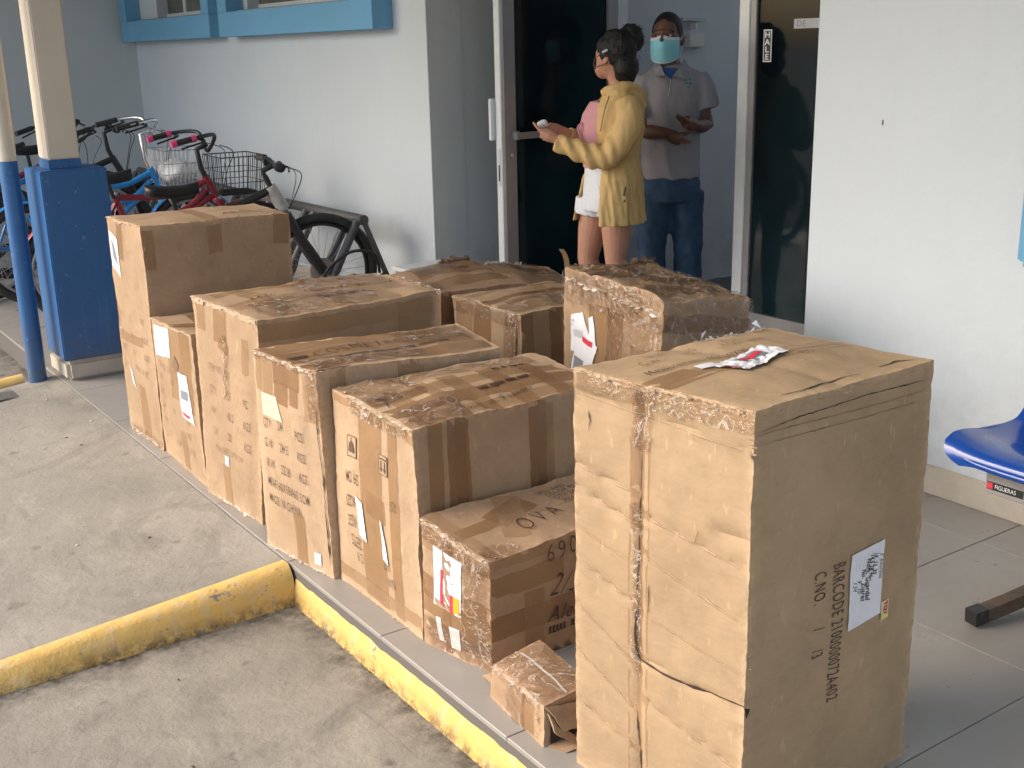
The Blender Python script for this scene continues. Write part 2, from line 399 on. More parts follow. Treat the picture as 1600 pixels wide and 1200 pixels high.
def ellipsoid(bm, c, rx, ry, rz, X=Vector((1, 0, 0)), Y=Vector((0, 1, 0)), Z=Vector((0, 0, 1)), su=20, sv=12, fn=None):
    c = Vector(c); rings = []
    for j in range(1, sv):
        ph = math.pi * j / sv
        ring = []
        for i in range(su):
            th = 2 * math.pi * i / su
            p = (math.cos(th) * math.sin(ph), math.sin(th) * math.sin(ph), math.cos(ph))
            q = c + X * (p[0] * rx) + Y * (p[1] * ry) + Z * (p[2] * rz)
            if fn: q = fn(q, p)
            ring.append(bm.verts.new(q))
        rings.append(ring)
    t = c + Z * rz; b = c - Z * rz
    if fn: t = fn(t, (0, 0, 1)); b = fn(b, (0, 0, -1))
    t = bm.verts.new(t); b = bm.verts.new(b)
    for j in range(len(rings) - 1):
        for i in range(su): bm.faces.new((rings[j][i], rings[j + 1][i], rings[j + 1][(i + 1) % su], rings[j][(i + 1) % su]))
    for i in range(su):
        bm.faces.new((t, rings[0][i], rings[0][(i + 1) % su])); bm.faces.new((b, rings[-1][(i + 1) % su], rings[-1][i]))
def remeshed(name, bm, m, parent, voxel=.007, smooth=3, fn=None):
    bmesh.ops.recalc_face_normals(bm, faces=bm.faces)
    me = bpy.data.meshes.new('tmp'); bm.to_mesh(me); bm.free()
    o = bpy.data.objects.new('tmp', me); col.objects.link(o)
    r = o.modifiers.new('r', 'REMESH'); r.mode = 'VOXEL'; r.voxel_size = voxel
    s = o.modifiers.new('s', 'SMOOTH'); s.iterations = smooth; s.factor = .5
    dg = bpy.context.evaluated_depsgraph_get(); dg.update()
    me2 = bpy.data.meshes.new_from_object(o.evaluated_get(dg), depsgraph=dg)
    bpy.data.objects.remove(o); bpy.data.meshes.remove(me)
    me2.name = name; me2.materials.clear()
    if fn:
        ns = [v.normal.copy() for v in me2.vertices]
        for v, nn in zip(me2.vertices, ns): v.co = fn(v.co.copy(), nn)
    return link(name, me2, m, parent, True)

# ------------------------------------------------------------------ setting
XC = 1.30      # porch edge
XW = 3.335     # facade plane
YD = 5.594     # door plane
YE = 2.90      # near end of the alcove
XB = 6.70      # alcove back
# ground: one sheet to the horizon, lower than the porch
bm = bmesh.new()
g = []
def gz(x, y): return -.12
xs = [-400, -60, -12, -4] + [-3 + .25 * i for i in range(18)] + [1.42, 4, 12, 60, 400]
ys = [-400, -60, -10, -2] + [-1 + .25 * i for i in range(48)] + [14, 30, 100, 400]
V = [[bm.verts.new((x, y, -.12 + (.004 * noise.noise((x * 1.7, y * 1.7, 0)) if abs(x) < 4 else 0))) for y in ys] for x in xs]
for i in range(len(xs) - 1):
    for j in range(len(ys) - 1): bm.faces.new((V[i][j], V[i + 1][j], V[i + 1][j + 1], V[i][j + 1]))
tag(fin('ground', bm, M_CONC), kind='structure')
# sloping entry ramp slab between the two yellow cheek kerbs
def rampz(x): return max(-.125, -.006 - max(0, 1.295 - x) * .098) if x < 1.295 else -.004
bm = bmesh.new()
xs = [1.297 - .05 * i for i in range(27)]; ys = [3.14 + .1 * j for j in range(29)]
V = [[bm.verts.new((x, y, rampz(x) + .002 * noise.noise((x * 3, y * 3, 1)))) for y in ys] for x in xs]
B0 = [[bm.verts.new((x, y, -.2)) for y in (ys[0], ys[-1])] for x in (xs[0], xs[-1])]
for i in range(len(xs) - 1):
    for j in range(len(ys) - 1): bm.faces.new((V[i][j], V[i + 1][j], V[i + 1][j + 1], V[i][j + 1]))
tag(fin('entry_ramp', bm, M_CONCR, None, True), kind='structure')
# porch slab and its tiles
floor = bpy.data.objects.new('porch_floor', None); col.objects.link(floor); floor['kind'] = 'structure'
bm = bmesh.new(); box(bm, (XC + .002, -3, -.3), (4.39, 10.45, -.012)); fin('floor_slab', bm, M_GROUT, floor)
tme = None
def tile_mesh(wx, wy):
    bm = bmesh.new(); box(bm, (0, 0, -.012), (wx, wy, 0))
    bmesh.ops.bevel(bm, geom=[e for e in bm.edges if e.verts[0].co.z > -.001 and e.verts[1].co.z > -.001], offset=.0015, segments=1, affect='EDGES')
    bmesh.ops.recalc_face_normals(bm, faces=bm.faces)
    me = bpy.data.meshes.new('floor_tile'); bm.to_mesh(me); bm.free(); me.materials.append(M_TILE); return me
tme = tile_mesh(.597, .597)
for i in range(9):
    for j in range(-4, 15):
        x = XC + .6 * i; y = 1.95 - .6 + .6 * j
        if x > 3.4 and (y < 2.3 or y > 5.4) or x > 4.2: continue
        o = bpy.data.objects.new('floor_tile', tme); col.objects.link(o); o.parent = floor
        o.location = (x + .0015, y + .0015, rnd.uniform(-.0006, .0006))
# kerbs: porch edge kerb face (yellow) in blocks, cheek kerbs of the ramp
def kerb(name, path, nrm, zt, h, wtop, label):
    """worn rounded kerb along path; nrm = outward side"""
    bm = bmesh.new(); nrm = Vector(nrm)
    a, b = Vector(path[0]), Vector(path[1]); L = (b - a).length; n = int(L / .03); rows = []
    for i in range(n + 1):
        t = i / n; p = a.lerp(b, t); z1 = zt(t)
        hh = z1 + .125
        j = lambda k: .004 * noise.noise((p.x * 9 + k, p.y * 9, k * 3.1)) + .003 * noise.noise((p.x * 30, p.y * 30, k))
        prof = [(-wtop, -.022 if wtop > .08 else 0), (-wtop * .72, -.002), (-.040, -.001), (-.018, -.012), (-.004, -.036), (.004, -.6 * hh), (.012, -hh)]
        rows.append([bm.verts.new(p + nrm * (u + (j(q) if 1 < q < 6 else 0)) + Vector((0, 0, z1 + dz + (j(q + 9) * .6 if 1 < q < 6 else 0)))) for q, (u, dz) in enumerate(prof)])
    for i in range(n):
        for q in range(6): bm.faces.new((rows[i][q], rows[i + 1][q], rows[i + 1][q + 1], rows[i][q + 1]))
    o = fin(name, bm, M_YEL, None, True, R(50))
    return tag(o, label, 'kerb')
kerb('kerb', ((XC - .004, -2.0, 0), (XC - .004, 3.10, 0)), (-1, 0, 0), lambda t: -.006, .12, .036, 'long yellow painted kerb along the tiled porch edge in the foreground')
kerb('kerb', ((1.293, 3.095, 0), (.05, 3.085, 0)), (0, -1, 0), lambda t: .004 - .072 * min(1, t * 1.25), .12, .10, 'worn yellow kerb running off to the left beside the concrete ramp')
kerb('kerb', ((1.16, 5.95, 0), (.05, 5.95, 0)), (0, -1, 0), lambda t: .012 - .09 * t, .12, .09, 'thin yellow kerb behind the round blue pole')
boxo('gutter_strip', (-.4, 5.72, -.3), (1.29, 5.86, -.006 - .02), M_ASPH)
tag(bpy.data.objects['gutter_strip'], kind='structure')

# facade: window wall (x = XW, y > YD), white wall (y < YE), alcove
def wall(name, a, b, m, label):
    bm = bmesh.new(); box(bm, a, b); return tag(fin(name, bm, m), label, 'wall')
H = 3.3
ww = empty('facade_wall', 'pale blue wall with blue framed windows behind the parked bicycles', 'wall')
# wall pieces around window openings
WIN = [(8.44, 9.87), (6.18, 7.99)]
def wpiece(y0, y1, z0, z1):
    bm = bmesh.new(); box(bm, (XW, y0, z0), (XW + .22, y1, z1)); return bm
bm = bmesh.new()
for y0, y1, z0, z1 in ((YD, 10.5, 0, 1.78), (YD, 6.2, 1.78, H), (7.99, 8.46, 1.78, H), (9.87, 10.5, 1.78, H), (6.2, 7.99, 2.75, H), (8.46, 9.87, 2.75, H)):
    box(bm, (XW, y0, z0), (XW + .22, y1, z1))
bmesh.ops.remove_doubles(bm, verts=bm.verts, dist=1e-5)
fin('wall_face', bm, M_WALL, ww)
bm = bmesh.new(); box(bm, (XW - .012, YD + .01, 0), (XW - .0005, 10.48, .10)); fin('baseboard', bm, M_BASE, ww)
for (y0, y1), lab in zip(((8.40, 10.46), (5.95, 8.22)), ('left blue framed window high on the pale wall', 'right blue framed window high on the pale wall')):
    wf = empty('wall_window', lab, 'window')
    F = .13; z0 = 1.636; z1 = 2.8
    d = XW - F
    bm = bmesh.new()
    zi = 1.80; e = .14 if y0 < 7 else .10
    yi0 = y0 + .27 if y0 < 7 else y0 + .14; yi1 = y1 - .16
    box(bm, (d, y0, z0), (XW - .001, y1, zi)); box(bm, (d, y0, zi + .0005), (XW - .001, yi0, z1)); box(bm, (d, yi1, zi + .0005), (XW - .001, y1, z1)); box(bm, (d, yi0 + .0005, 2.72), (XW - .001, yi1 - .0005, z1))
    bmesh.ops.bevel(bm, geom=bm.edges[:], offset=.003, segments=1, affect='EDGES')
    fin('window_surround', bm, M_FRAME, wf)
    gx = XW + .06
    yc = (yi0 + yi1) / 2
    for k, (a, b) in enumerate(((yi0 + .0, yc - .02), (yc + .02, yi1 - .0))):
        bm = bmesh.new(); t = .035
        box(bm, (gx + .02 * k, a, zi + .012), (gx + .03 + .02 * k, b, zi + .012 + t)); box(bm, (gx + .02 * k, a, zi + .0125 + t), (gx + .03 + .02 * k, a + t, 2.7)); box(bm, (gx + .02 * k, b - t, zi + .0125 + t), (gx + .03 + .02 * k, b, 2.7))
        sa = fin('window_sash', bm, M_ALU, wf)
        boxo('window_pane', (gx + .012 + .02 * k, a + t, zi + .012 + t), (gx + .018 + .02 * k, b - t, 2.7), M_WINGL, sa)
    boxo('window_sill', (XW - .05, yi0 + .002, zi + .001), (gx + .05, yi1 - .002, zi + .012), M_ALUG, wf)
boxo('dark_backing', (XW + .14, 6.0, 1.7), (XW + .2, 10.2, 2.9), M_BLK, ww)  # black panel stands in for the unlit room behind the windows
wall('end_wall', (-2.2, 10.5, -.3), (XW + .22, 10.72, H), M_WALLG, 'shaded pale blue end wall behind the bicycles at the far left')
rw = empty('entrance_side_wall', 'white wall with cream baseboard to the right of the entrance', 'wall')
boxo('wall_face', (XW, -4, 0), (XW + .20, YE, H), M_WALL, rw)
boxo('wall_return', (XW + .2005, YE - .2, 0), (8.0, YE, H), M_WALL, rw)
boxo('baseboard', (XW - .013, -4, 0), (XW - .0005, YE - .0, .103), M_BASE, rw, .003)
bm = bmesh.new(); box(bm, (XW - .002, 2.60, 1.240), (XW - .0005, 2.6035, 1.258)); fin('scratch_mark', bm, M_BLK, rw)
# recess: return wall facing the camera, door front parallel to the facade at x = XD
XD = 4.40
dw = empty('entrance_wall', 'shaded return wall between the window wall corner and the open glass door', 'wall')
boxo('wall_face', (XW + .2205, YD, 0), (8.0, YD + .2, H), M_WALLG, dw)
boxo('wall_corner', (XW + .0005, YD - .003, 0), (XW + .2200, YD - .0005, H), M_WALLG, dw)
boxo('wall_face', (XD - .05, 5.32, 0), (XD + .12, YD - .0005, H), M_WALLG, dw)
ld = empty('glass_door', 'open dark glass door leaf with a push bar behind the woman', 'door')
YL = 5.25; X0, X1 = 3.56, 4.36
boxo('door_edge', (X0 - .004, YL - .024, .03), (X0 + .022, YL + .03, 2.45), M_ALU, ld, .003)
boxo('door_stile', (X0 + .0225, YL - .022, .03), (X0 + .095, YL + .022, 2.45), M_ALUG, ld, .002)
boxo('door_stile', (X1 - .07, YL - .022, .03), (X1, YL + .022, 2.45), M_ALUG, ld, .002)
boxo('door_rail', (X0 + .0955, YL - .021, .03), (X1 - .0705, YL + .021, .17), M_ALUG, ld)
boxo('door_rail', (X0 + .0955, YL - .021, 2.37), (X1 - .0705, YL + .021, 2.45), M_ALUG, ld)
boxo('glass_pane', (X0 + .0955, YL - .004, .1705), (X1 - .0705, YL + .004, 2.3695), M_GLASS, ld)
boxo('push_bar', (X0 + .06, YL - .075, 1.050), (X1 - .04, YL - .052, 1.085), M_ALUG, ld, .004)
for xx in (X0 + .065, X1 - .065): boxo('bar_bracket', (xx, YL - .0515, 1.045), (xx + .03, YL - .0225, 1.09), M_ALUG, ld)
boxo('pull_handle', (X0 - .03, YL + .031, 1.045), (X0 + .012, YL + .06, 1.262), M_ALU, ld, .004)
boxo('lock_plate', (X0 - .0065, YL - .012, .80), (X0 - .0045, YL + .014, 1.0), M_LGREYP, ld)
boxo('lock_slot', (X0 - .0085, YL - .004, .83), (X0 - .0066, YL + .006, .915), M_BLK, ld)
tubeo('lock_cylinder', [(X0 + .055, YL - .034, .965), (X0 + .055, YL - .0225, .965)], .013, M_CHROME, ld)
fr = empty('door_frame', 'white aluminium post of the door frame above the hair of the woman', 'door frame')
boxo('frame_post', (XD - .045, 5.24, 0), (XD + .045, 5.312, 2.6), M_ALU, fr, .003)
rd = empty('glass_door', 'closed dark glass door leaf with the HALE sticker beside the white wall', 'door')
boxo('door_stile', (XD - .025, 4.245, .03), (XD + .025, 4.315, 2.45), M_ALU, rd, .003)
boxo('door_stile', (XD - .019, 4.205, .03), (XD + .022, 4.2445, 2.45), M_ALUG, rd, .002)
boxo('glass_pane', (XD - .004, 3.52, .1705), (XD + .004, 4.2045, 2.3695), M_GLASS, rd)
boxo('door_rail', (XD - .020, 3.52, .03), (XD + .021, 4.2045, .17), M_ALUG, rd)
boxo('door_rail', (XD - .020, 3.52, 2.37), (XD + .021, 4.2045, 2.45), M_ALUG, rd)
boxo('door_stile', (XD - .021, 3.45, .03), (XD + .021, 3.5195, 2.45), M_ALUG, rd, .002)
boxo('wall_face', (XD - .06, YE + .0005, 0), (XD + .14, 3.44, H), M_WALLG, dw)
boxo('wall_face', (XD - .06, 3.4405, 2.47), (XD + .14, 5.3195, H), M_WALLG, dw)
# text
FONT = None
def text_mesh(s, size, xs=1.0, shear=0.0, spacing=1.0, line=1.0, jit=0.0, bold=0.0):
    cu = bpy.data.curves.new('t', 'FONT'); cu.body = s; cu.size = size; cu.shear = shear; cu.space_character = spacing; cu.space_line = line
    cu.resolution_u = 3; cu.offset = bold
    o = bpy.data.objects.new('t', cu); col.objects.link(o)
    dg = bpy.context.evaluated_depsgraph_get(); dg.update()
    me = bpy.data.meshes.new_from_object(o.evaluated_get(dg), depsgraph=dg)
    bpy.data.objects.remove(o); bpy.data.curves.remove(cu)
    for v in me.vertices: v.co.x *= xs
    if jit:
        for v in me.vertices:
            q = noise.noise_vector((v.co.x * 18 / (size * 20), v.co.y * 9 / (size * 20), len(s)))
            v.co.x += q.x * jit; v.co.y += q.y * jit + noise.noise((v.co.x * 2.2 / (size * 20) * 3, 7, len(s))) * jit * 2
    bm = bmesh.new(); bm.from_mesh(me); L = max(.006, size * .16)
    for _ in range(2):
        es = [e for e in bm.edges if e.calc_length() > L]
        if es: bmesh.ops.subdivide_edges(bm, edges=es, cuts=1)
    bmesh.ops.triangulate(bm, faces=bm.faces); bm.to_mesh(me); bm.free()
    me.materials.clear()
    return me
# HALE sticker on right door
hs = boxo('pull_sticker', (XD - .0056, 4.112, 1.426), (XD - .0045, 4.166, 1.578), M_PAPER, rd)
boxo('sticker_field', (XD - .0066, 4.118, 1.432), (XD - .0057, 4.160, 1.572), M_BLACKP, hs)
for i, ch in enumerate('HALE'):
    me = text_mesh(ch, .043, 1.15, bold=.0012)
    wdt = max(v.co.x for v in me.vertices) + min(v.co.x for v in me.vertices)
    for v in me.vertices: v.co = Vector((XD - .0072, 4.139 - (v.co.x - wdt / 2), 1.541 - i * .0345 + v.co.y * .88))
    link('sticker_letter', me, M_PAPER, hs)
bt = boxo('paper_notice', (XD - .0056, 3.70, 1.578), (XD - .0045, 3.975, 1.622), M_LGREYP, rd)
me = text_mesh('DE', .04, 1.2)
for v in me.vertices: v.co = Vector((XD - .0062, 3.96 - v.co.x, 1.587 + v.co.y))
link('printed_text', me, M_GREYP, bt)
rm = empty('interior_room', 'dim interior floor seen through the doorway behind the man', 'room')
boxo('room_floor', (XD + .0, YE, -.2), (8.0, YD - .001, -.006), M_INTF, rm)
boxo('back_wall', (8.0, YE, 0), (8.2, YD + .2, 3.0), M_INT, rm)
ep = empty('switch_box', 'small grey switch box on the interior wall beside the head of the man', 'switch box')
boxo('box_body', (5.20, YD - .05, 1.50), (5.33, YD - .001, 1.58), M_INT, ep, .005)
boxo('box_cover', (5.14, YD - .05, 1.655), (5.33, YD - .001, 1.675), M_LGREYP, ep)
boxo('box_switch', (5.24, YD - .06, 1.605), (5.252, YD - .002, 1.64), M_PAPER, ep)
# roof over porch and alcove
rf = empty('porch_roof', 'flat roof slab sheltering the porch above the picture', 'roof')
boxo('roof_slab', (-.35, -4, 3.05), (6.3, 10.9, 3.25), M_WALL, rf)  # unseen; edges set to shape the light, shading the facade, opening over the room
boxo('lintel', (XW, YE, 2.75), (XW + .2, YD, 3.049), M_WALL, rf)

# pillar + pedestal + pole
pi = empty('porch_pillar', 'square cream pillar on a deep blue pedestal', 'pillar')
boxo('pedestal', (1.312, 5.745, .10), (1.62, 6.06, 1.015), M_BLUE, pi, .006)
boxo('pillar_foot', (1.318, 5.738, -.005), (1.70, 6.08, .0995), M_BASE, pi, .02)
bm = bmesh.new(); box(bm, (1.372, 5.80, 1.06), (1.517, 5.985, 3.05)); bmesh.ops.bevel(bm, geom=bm.edges[:], offset=.006, segments=2, affect='EDGES'); fin('shaft', bm, M_CREAMP, pi, True, R(40))
boxo('shaft_collar', (1.370, 5.798, 1.0152), (1.519, 5.987, 1.0598), M_BLUE, pi, .004)
po = empty('drain_pole', 'round pole painted cream above and deep blue below at the left', 'pole')
tubeo('pole_lower', [(1.215, 5.92, -.13), (1.215, 5.92, 1.06)], .043, M_BLUE, po, 20)
tubeo('pole_upper', [(1.215, 5.92, 1.0605), (1.215, 5.92, 3.05)], .042, M_CREAMP, po, 20)
# light blue window surround at right edge
bs = boxo('wall_hatch_surround', (XW - .05, 1.0, .838), (XW - .0005, 2.042, 1.9), M_FRAME, None, .02)
tag(bs, 'light blue painted window surround at the right edge above the chair', 'window')

# small litter on the concrete
for i in range(26):
    x = rnd.uniform(-.1, 1.25); y = rnd.uniform(1.9, 5.6)
    bm = bmesh.new(); ellipsoid(bm, (0, 0, 0), rnd.uniform(.004, .010), rnd.uniform(.002, .005), .002, su=7, sv=4, fn=lambda q, p: q + noise.noise_vector(q * 300) * .002)
    o = fin('leaf_scrap', bm, M_RUST if i % 3 else M_PAPER, None, True); o.location = (x, y, (rampz(x) if y > 3.15 else -.12) + .003); o.rotation_euler = (0, 0, rnd.uniform(0, 6))
    tag(o, 'tiny scrap of litter lying on the bare concrete', 'litter', 'tiny scraps of litter on the concrete')
# ------------------------------------------------------------------ cartons
CARTONS = []
class Carton:
    def __init__(s, top, bot, label, m, seed, amp=.004, crush=.008, bulge=(.004, .004, .006), creases=(), res=.02, name='cardboard_box', group='shipping boxes on the porch', crush_w=.05, flap=True, topm=None, lid=None):
        s.t = [Vector(p) for p in top]; s.b = [Vector(p) for p in bot]; s.seed = seed; s.amp = amp; s.crush = crush; s.cw = crush_w
        CARTONS.append(s); s.bulge = dict(zip('LNT', bulge)); s.creases = creases; s.off = {}; s.m = m
        c = sum(s.t + s.b, Vector()) / 8; s.c = Vector((c.x, c.y, 0))
        s.o = empty(name, label, 'box', group, s.c); s.lid = lid
        bm = bmesh.new(); lay = bm.loops.layers.uv.new('UVMap'); wl = bm.verts.layers.float.new('wear')
        for F in 'LNRBTU':
            if F == 'T' and flap: continue
            s.grid(bm, lay, wl, F, res, 0, 1, 0, 1)
        bmesh.ops.remove_doubles(bm, verts=bm.verts, dist=.0006)
        s.bv, s.bf = [], []
        s.body = fin('box_body', bm, m, s.o, True, R(32)); s.addb(s.body.data)
        if flap:
            for (b0, b1, nm) in ((0, .497, 'top_flap'), (.503, 1, 'top_flap')):
                bm = bmesh.new(); lay = bm.loops.layers.uv.new('UVMap'); wl = bm.verts.layers.float.new('wear')
                s.grid(bm, lay, wl, 'T', res, 0, 1, b0, b1, 0.0)
                r = bmesh.ops.extrude_face_region(bm, geom=bm.faces[:])
                for v in r['geom']:
                    if isinstance(v, bmesh.types.BMVert): v.co.z -= .0045
                fo = fin(nm, bm, topm or m, s.o, True, R(32)); s.addb(fo.data)
        s.bvh = BVHTree.FromPolygons(s.bv, s.bf)
    def addb(s, me):
        n = len(s.bv); s.bv += [v.co.copy() for v in me.vertices]; s.bf += [[n + i for i in p.vertices] for p in me.polygons]
    def S(s, F, a, b, off):
        TL, TR, BL, BR = s.cor(F); n = (BL - TL).cross(TR - TL).normalized()
        p = s.P(F, a, b, 0.0) - s.c
        h = s.bvh.ray_cast(p + n * .025, -n, .05)
        if h[0] is not None: p = h[0]
        return p + n * off
    def cor(s, F):
        t, b = s.t, s.b
        return {'L': (t[0], t[1], b[0], b[1]), 'N': (t[1], t[2], b[1], b[2]), 'R': (t[2], t[3], b[2], b[3]), 'B': (t[3], t[0], b[3], b[0]),
                'T': (t[0], t[3], t[1], t[2]), 'U': (b[1], b[2], b[0], b[3])}[F]
    def dims(s, F):
        TL, TR, BL, BR = s.cor(F); return ((TR - TL + BR - BL) / 2).length, ((BL - TL + BR - TR) / 2).length
    def P(s, F, a, b, off=0.0):
        TL, TR, BL, BR = s.cor(F)
        p = TL * (1 - a) * (1 - b) + TR * a * (1 - b) + BL * (1 - a) * b + BR * a * b
        e1 = TR - TL; e2 = BL - TL; n = e2.cross(e1).normalized()
        if F == 'T' and n.z < 0 or F == 'U' and n.z > 0: n = -n
        W, Hh = s.dims(F); x = a * W; y = b * Hh
        ta = max(0, 1 - abs(2 * a - 1)); tb = max(0, 1 - abs(2 * b - 1))
        d = s.bulge.get(F, .003) * min(1, ta * 1.8) * min(1, tb * 1.8)
        q = p * 1.0; sd = s.seed
        d += s.amp * min(1, ta * 6) * min(1, tb * 6) * (noise.noise((q.x * 7 + sd, q.y * 7, q.z * 7)) + .45 * noise.noise((q.x * 19 + sd, q.y * 19, q.z * 19)))
        for (cf, x0, y0, x1, y1, wd, dp) in s.creases:
            if cf != F: continue
            dx, dy = x1 - x0, y1 - y0; L2 = dx * dx + dy * dy
            t = max(0, min(1, ((x - x0) * dx + (y - y0) * dy) / L2))
            dist = math.hypot(x - x0 - t * dx, y - y0 - t * dy)
            d -= 1.3 * dp * math.exp(-(dist / wd) ** 2) * min(1, ta * 20 + .2)
        # crushed edges
        c = s.c
        de = max(0.0, min(x, W - x, y, Hh - y))
        v = noise.noise_vector((q.x * 9 + sd * 2, q.y * 9, q.z * 9)) * .38 + noise.noise_vector((q.x * 34, q.y * 34 + sd, q.z * 34)) * .34 + noise.noise_vector((q.x * 80, q.y * 80 + sd, q.z * 80)) * .10
        k = math.exp(-(de / s.cw) ** 1.3) * s.crush
        dz0 = min(1, max(0, p.z / .05))
        v = v * k; v.z *= dz0
        if p.z < .002: v.z = 0
        p = p + n * (d + off * 1.0) + v
        if s.lid and p.z > .1: p = s.lid(p, F, a, b)
        return p
    def grid(s, bm, lay, wl, F, res, a0, a1, b0, b1, off=0.0):
        W, Hh = s.dims(F); nu = max(3, int(W * (a1 - a0) / res)); nv = max(3, int(Hh * (b1 - b0) / res))
        if F in 'RBU': nu = max(3, nu // 2) if F == 'U' else nu
        V = []
        for i in range(nu + 1):
            row = []
            for j in range(nv + 1):
                a = a0 + (a1 - a0) * i / nu; b = b0 + (b1 - b0) * j / nv
                x = a * W; y = b * Hh
                p = s.P(F, a, b, off)
                vt = bm.verts.new(p - s.c); de = min(x, W - x, y, Hh - y)
                vt[wl] = math.exp(-(de / .012)) * .9
                row.append((vt, (x, y)))
            V.append(row)
        for i in range(nu):
            for j in range(nv):
                qs = (V[i][j], V[i][j + 1], V[i + 1][j + 1], V[i + 1][j])
                f = bm.faces.new([q[0] for q in qs])
                for lp, q in zip(f.loops, qs): lp[lay].uv = q[1]
    def patch(s, name, F, x0, y0, x1, y1, m, off=.0016, res=.02, rot=0.0, ragged=0.0, crumple=0.0, parent=None, poly=None, cx=None, cy=None, corner=None):
        """surface-following sheet; coordinates in metres from the face's top left"""
        W, Hh = s.dims(F); bm = bmesh.new(); lay = bm.loops.layers.uv.new('UVMap')
        w_, h_ = x1 - x0, y1 - y0; nu = max(2, int(abs(w_) / res)); nv = max(2, int(abs(h_) / res))
        mx, my = (x0 + x1) / 2, (y0 + y1) / 2; V = []
        for i in range(nu + 1):
            row = []
            for j in range(nv + 1):
                u, v = i / nu, j / nv
                if corner:
                    (ax, ay), (bx, by), (cx_, cy_), (dx_, dy_) = corner   # TL TR BR BL
                    x = ax * (1 - u) * (1 - v) + bx * u * (1 - v) + cx_ * u * v + dx_ * (1 - u) * v
                    y = ay * (1 - u) * (1 - v) + by * u * (1 - v) + cy_ * u * v + dy_ * (1 - u) * v
                else:
                    x, y = x0 + w_ * u, y0 + h_ * v
                    if rot:
                        dx, dy = x - mx, y - my; x = mx + dx * math.cos(rot) - dy * math.sin(rot); y = my + dx * math.sin(rot) + dy * math.cos(rot)
                if ragged and (i in (0, nu) or j in (0, nv)):
                    q = noise.noise_vector((x * 60 + s.seed, y * 60, off * 900)); x += q.x * ragged; y += q.y * ragged
                o_ = off * (.6 if off > .0034 else 1)
                if crumple: o_ += crumple * (abs(noise.noise((x * 45, y * 45, s.seed))) + .5 * abs(noise.noise((x * 110, y * 110, s.seed))))
                row.append((bm.verts.new(s.S(F, x / W, y / Hh, o_)), (x, y)))
            V.append(row)
        for i in range(nu):
            for j in range(nv):
                qs = (V[i][j], V[i][j + 1], V[i + 1][j + 1], V[i + 1][j])
                f = bm.faces.new([q[0] for q in qs])
                for lp, q in zip(f.loops, qs): lp[lay].uv = q[1]
        return fin(name, bm, m, parent or s.o, True, recalc=False)
    def k(s, F):
        s.off[F] = s.off.get(F, .0006) + .00025; return s.off[F]
    def tape(s, F, x0, y0, x1, y1, m=None, rot=0.0, rag=.003): return s.patch('tape_strip', F, x0, y0, x1, y1, m or M_TAPE, s.k(F), .02, rot, rag)
    def wrap(s, F, x0, y0, x1, y1, cr=.006, rot=0.0): return s.patch('plastic_wrap', F, x0, y0, x1, y1, M_WRAP, s.k(F) + .001, .011, rot, .012, cr)
    def text(s, F, txt, x, y, size, m=None, rot=0.0, xs=.62, name='printed_text', shear=0, spacing=1.1, line=1.0, jit=0.0, off=None, parent=None, mirror=1, bold=0.0):
        if name == 'printed_text' and F == 'L': xs *= .88; spacing *= 1.28
        me = text_mesh(txt, size, xs, shear, spacing, line, jit, bold - (.0004 if size > .03 else 0))
        W, Hh = s.dims(F); c_, s_ = math.cos(rot), math.sin(rot); off = off * .6 if off else s.off.get(F, .0006) + .0009
        for v in me.vertices:
            u, w_ = v.co.x * mirror, -v.co.y
            X = x + u * c_ - w_ * s_; Y = y + u * s_ + w_ * c_
            v.co = s.S(F, X / W, Y / Hh, off)
        return link(name, me, m or M_INK, parent or s.o)
    def scrib(s, F, x, y, w_, h_, m=None, rot=0, lines=2, seed=0, name='handwriting', th=.0035):
        """looping marker handwriting"""
        bm = bmesh.new(); W, Hh = s.dims(F); rg = random.Random(seed + 11); off = s.off.get(F, .0006) + .0006
        c_, s_ = math.cos(rot), math.sin(rot)
        for ln in range(lines):
            px = 0
            while px < w_:
                wl = rg.uniform(.12, .3) * w_; n = int(wl / (h_ * .38)) + 2; P = []
                for i in range(n * 8 + 1):
                    t = i / 8; hgt = h_ * (.36 + .3 * noise.noise((t * .9 + px * 30, ln, seed)))
                    u = px + wl * t / n + math.sin(t * 2 * math.pi) * h_ * .13
                    v = (ln * h_ * 1.15) + math.cos(t * 2 * math.pi) * hgt * .6 + rg.uniform(-.02, .02) * h_
                    P.append((u, v))
                for i in range(len(P) - 1):
                    (u0, v0), (u1, v1) = P[i], P[i + 1]; d = math.hypot(u1 - u0, v1 - v0) or 1e-5
                    nx, ny = -(v1 - v0) / d * th / 2, (u1 - u0) / d * th / 2
                    qs = []
                    for (a, b) in ((u0 + nx, v0 + ny), (u1 + nx, v1 + ny), (u1 - nx, v1 - ny), (u0 - nx, v0 - ny)):
                        X = x + a * c_ - b * s_; Y = y + a * s_ + b * c_
                        qs.append(bm.verts.new(s.S(F, X / W, Y / Hh, off)))
                    bm.faces.new(qs)
                px += wl + .05 * w_
        return fin(name, bm, m or M_MARK, s.o, recalc=False)
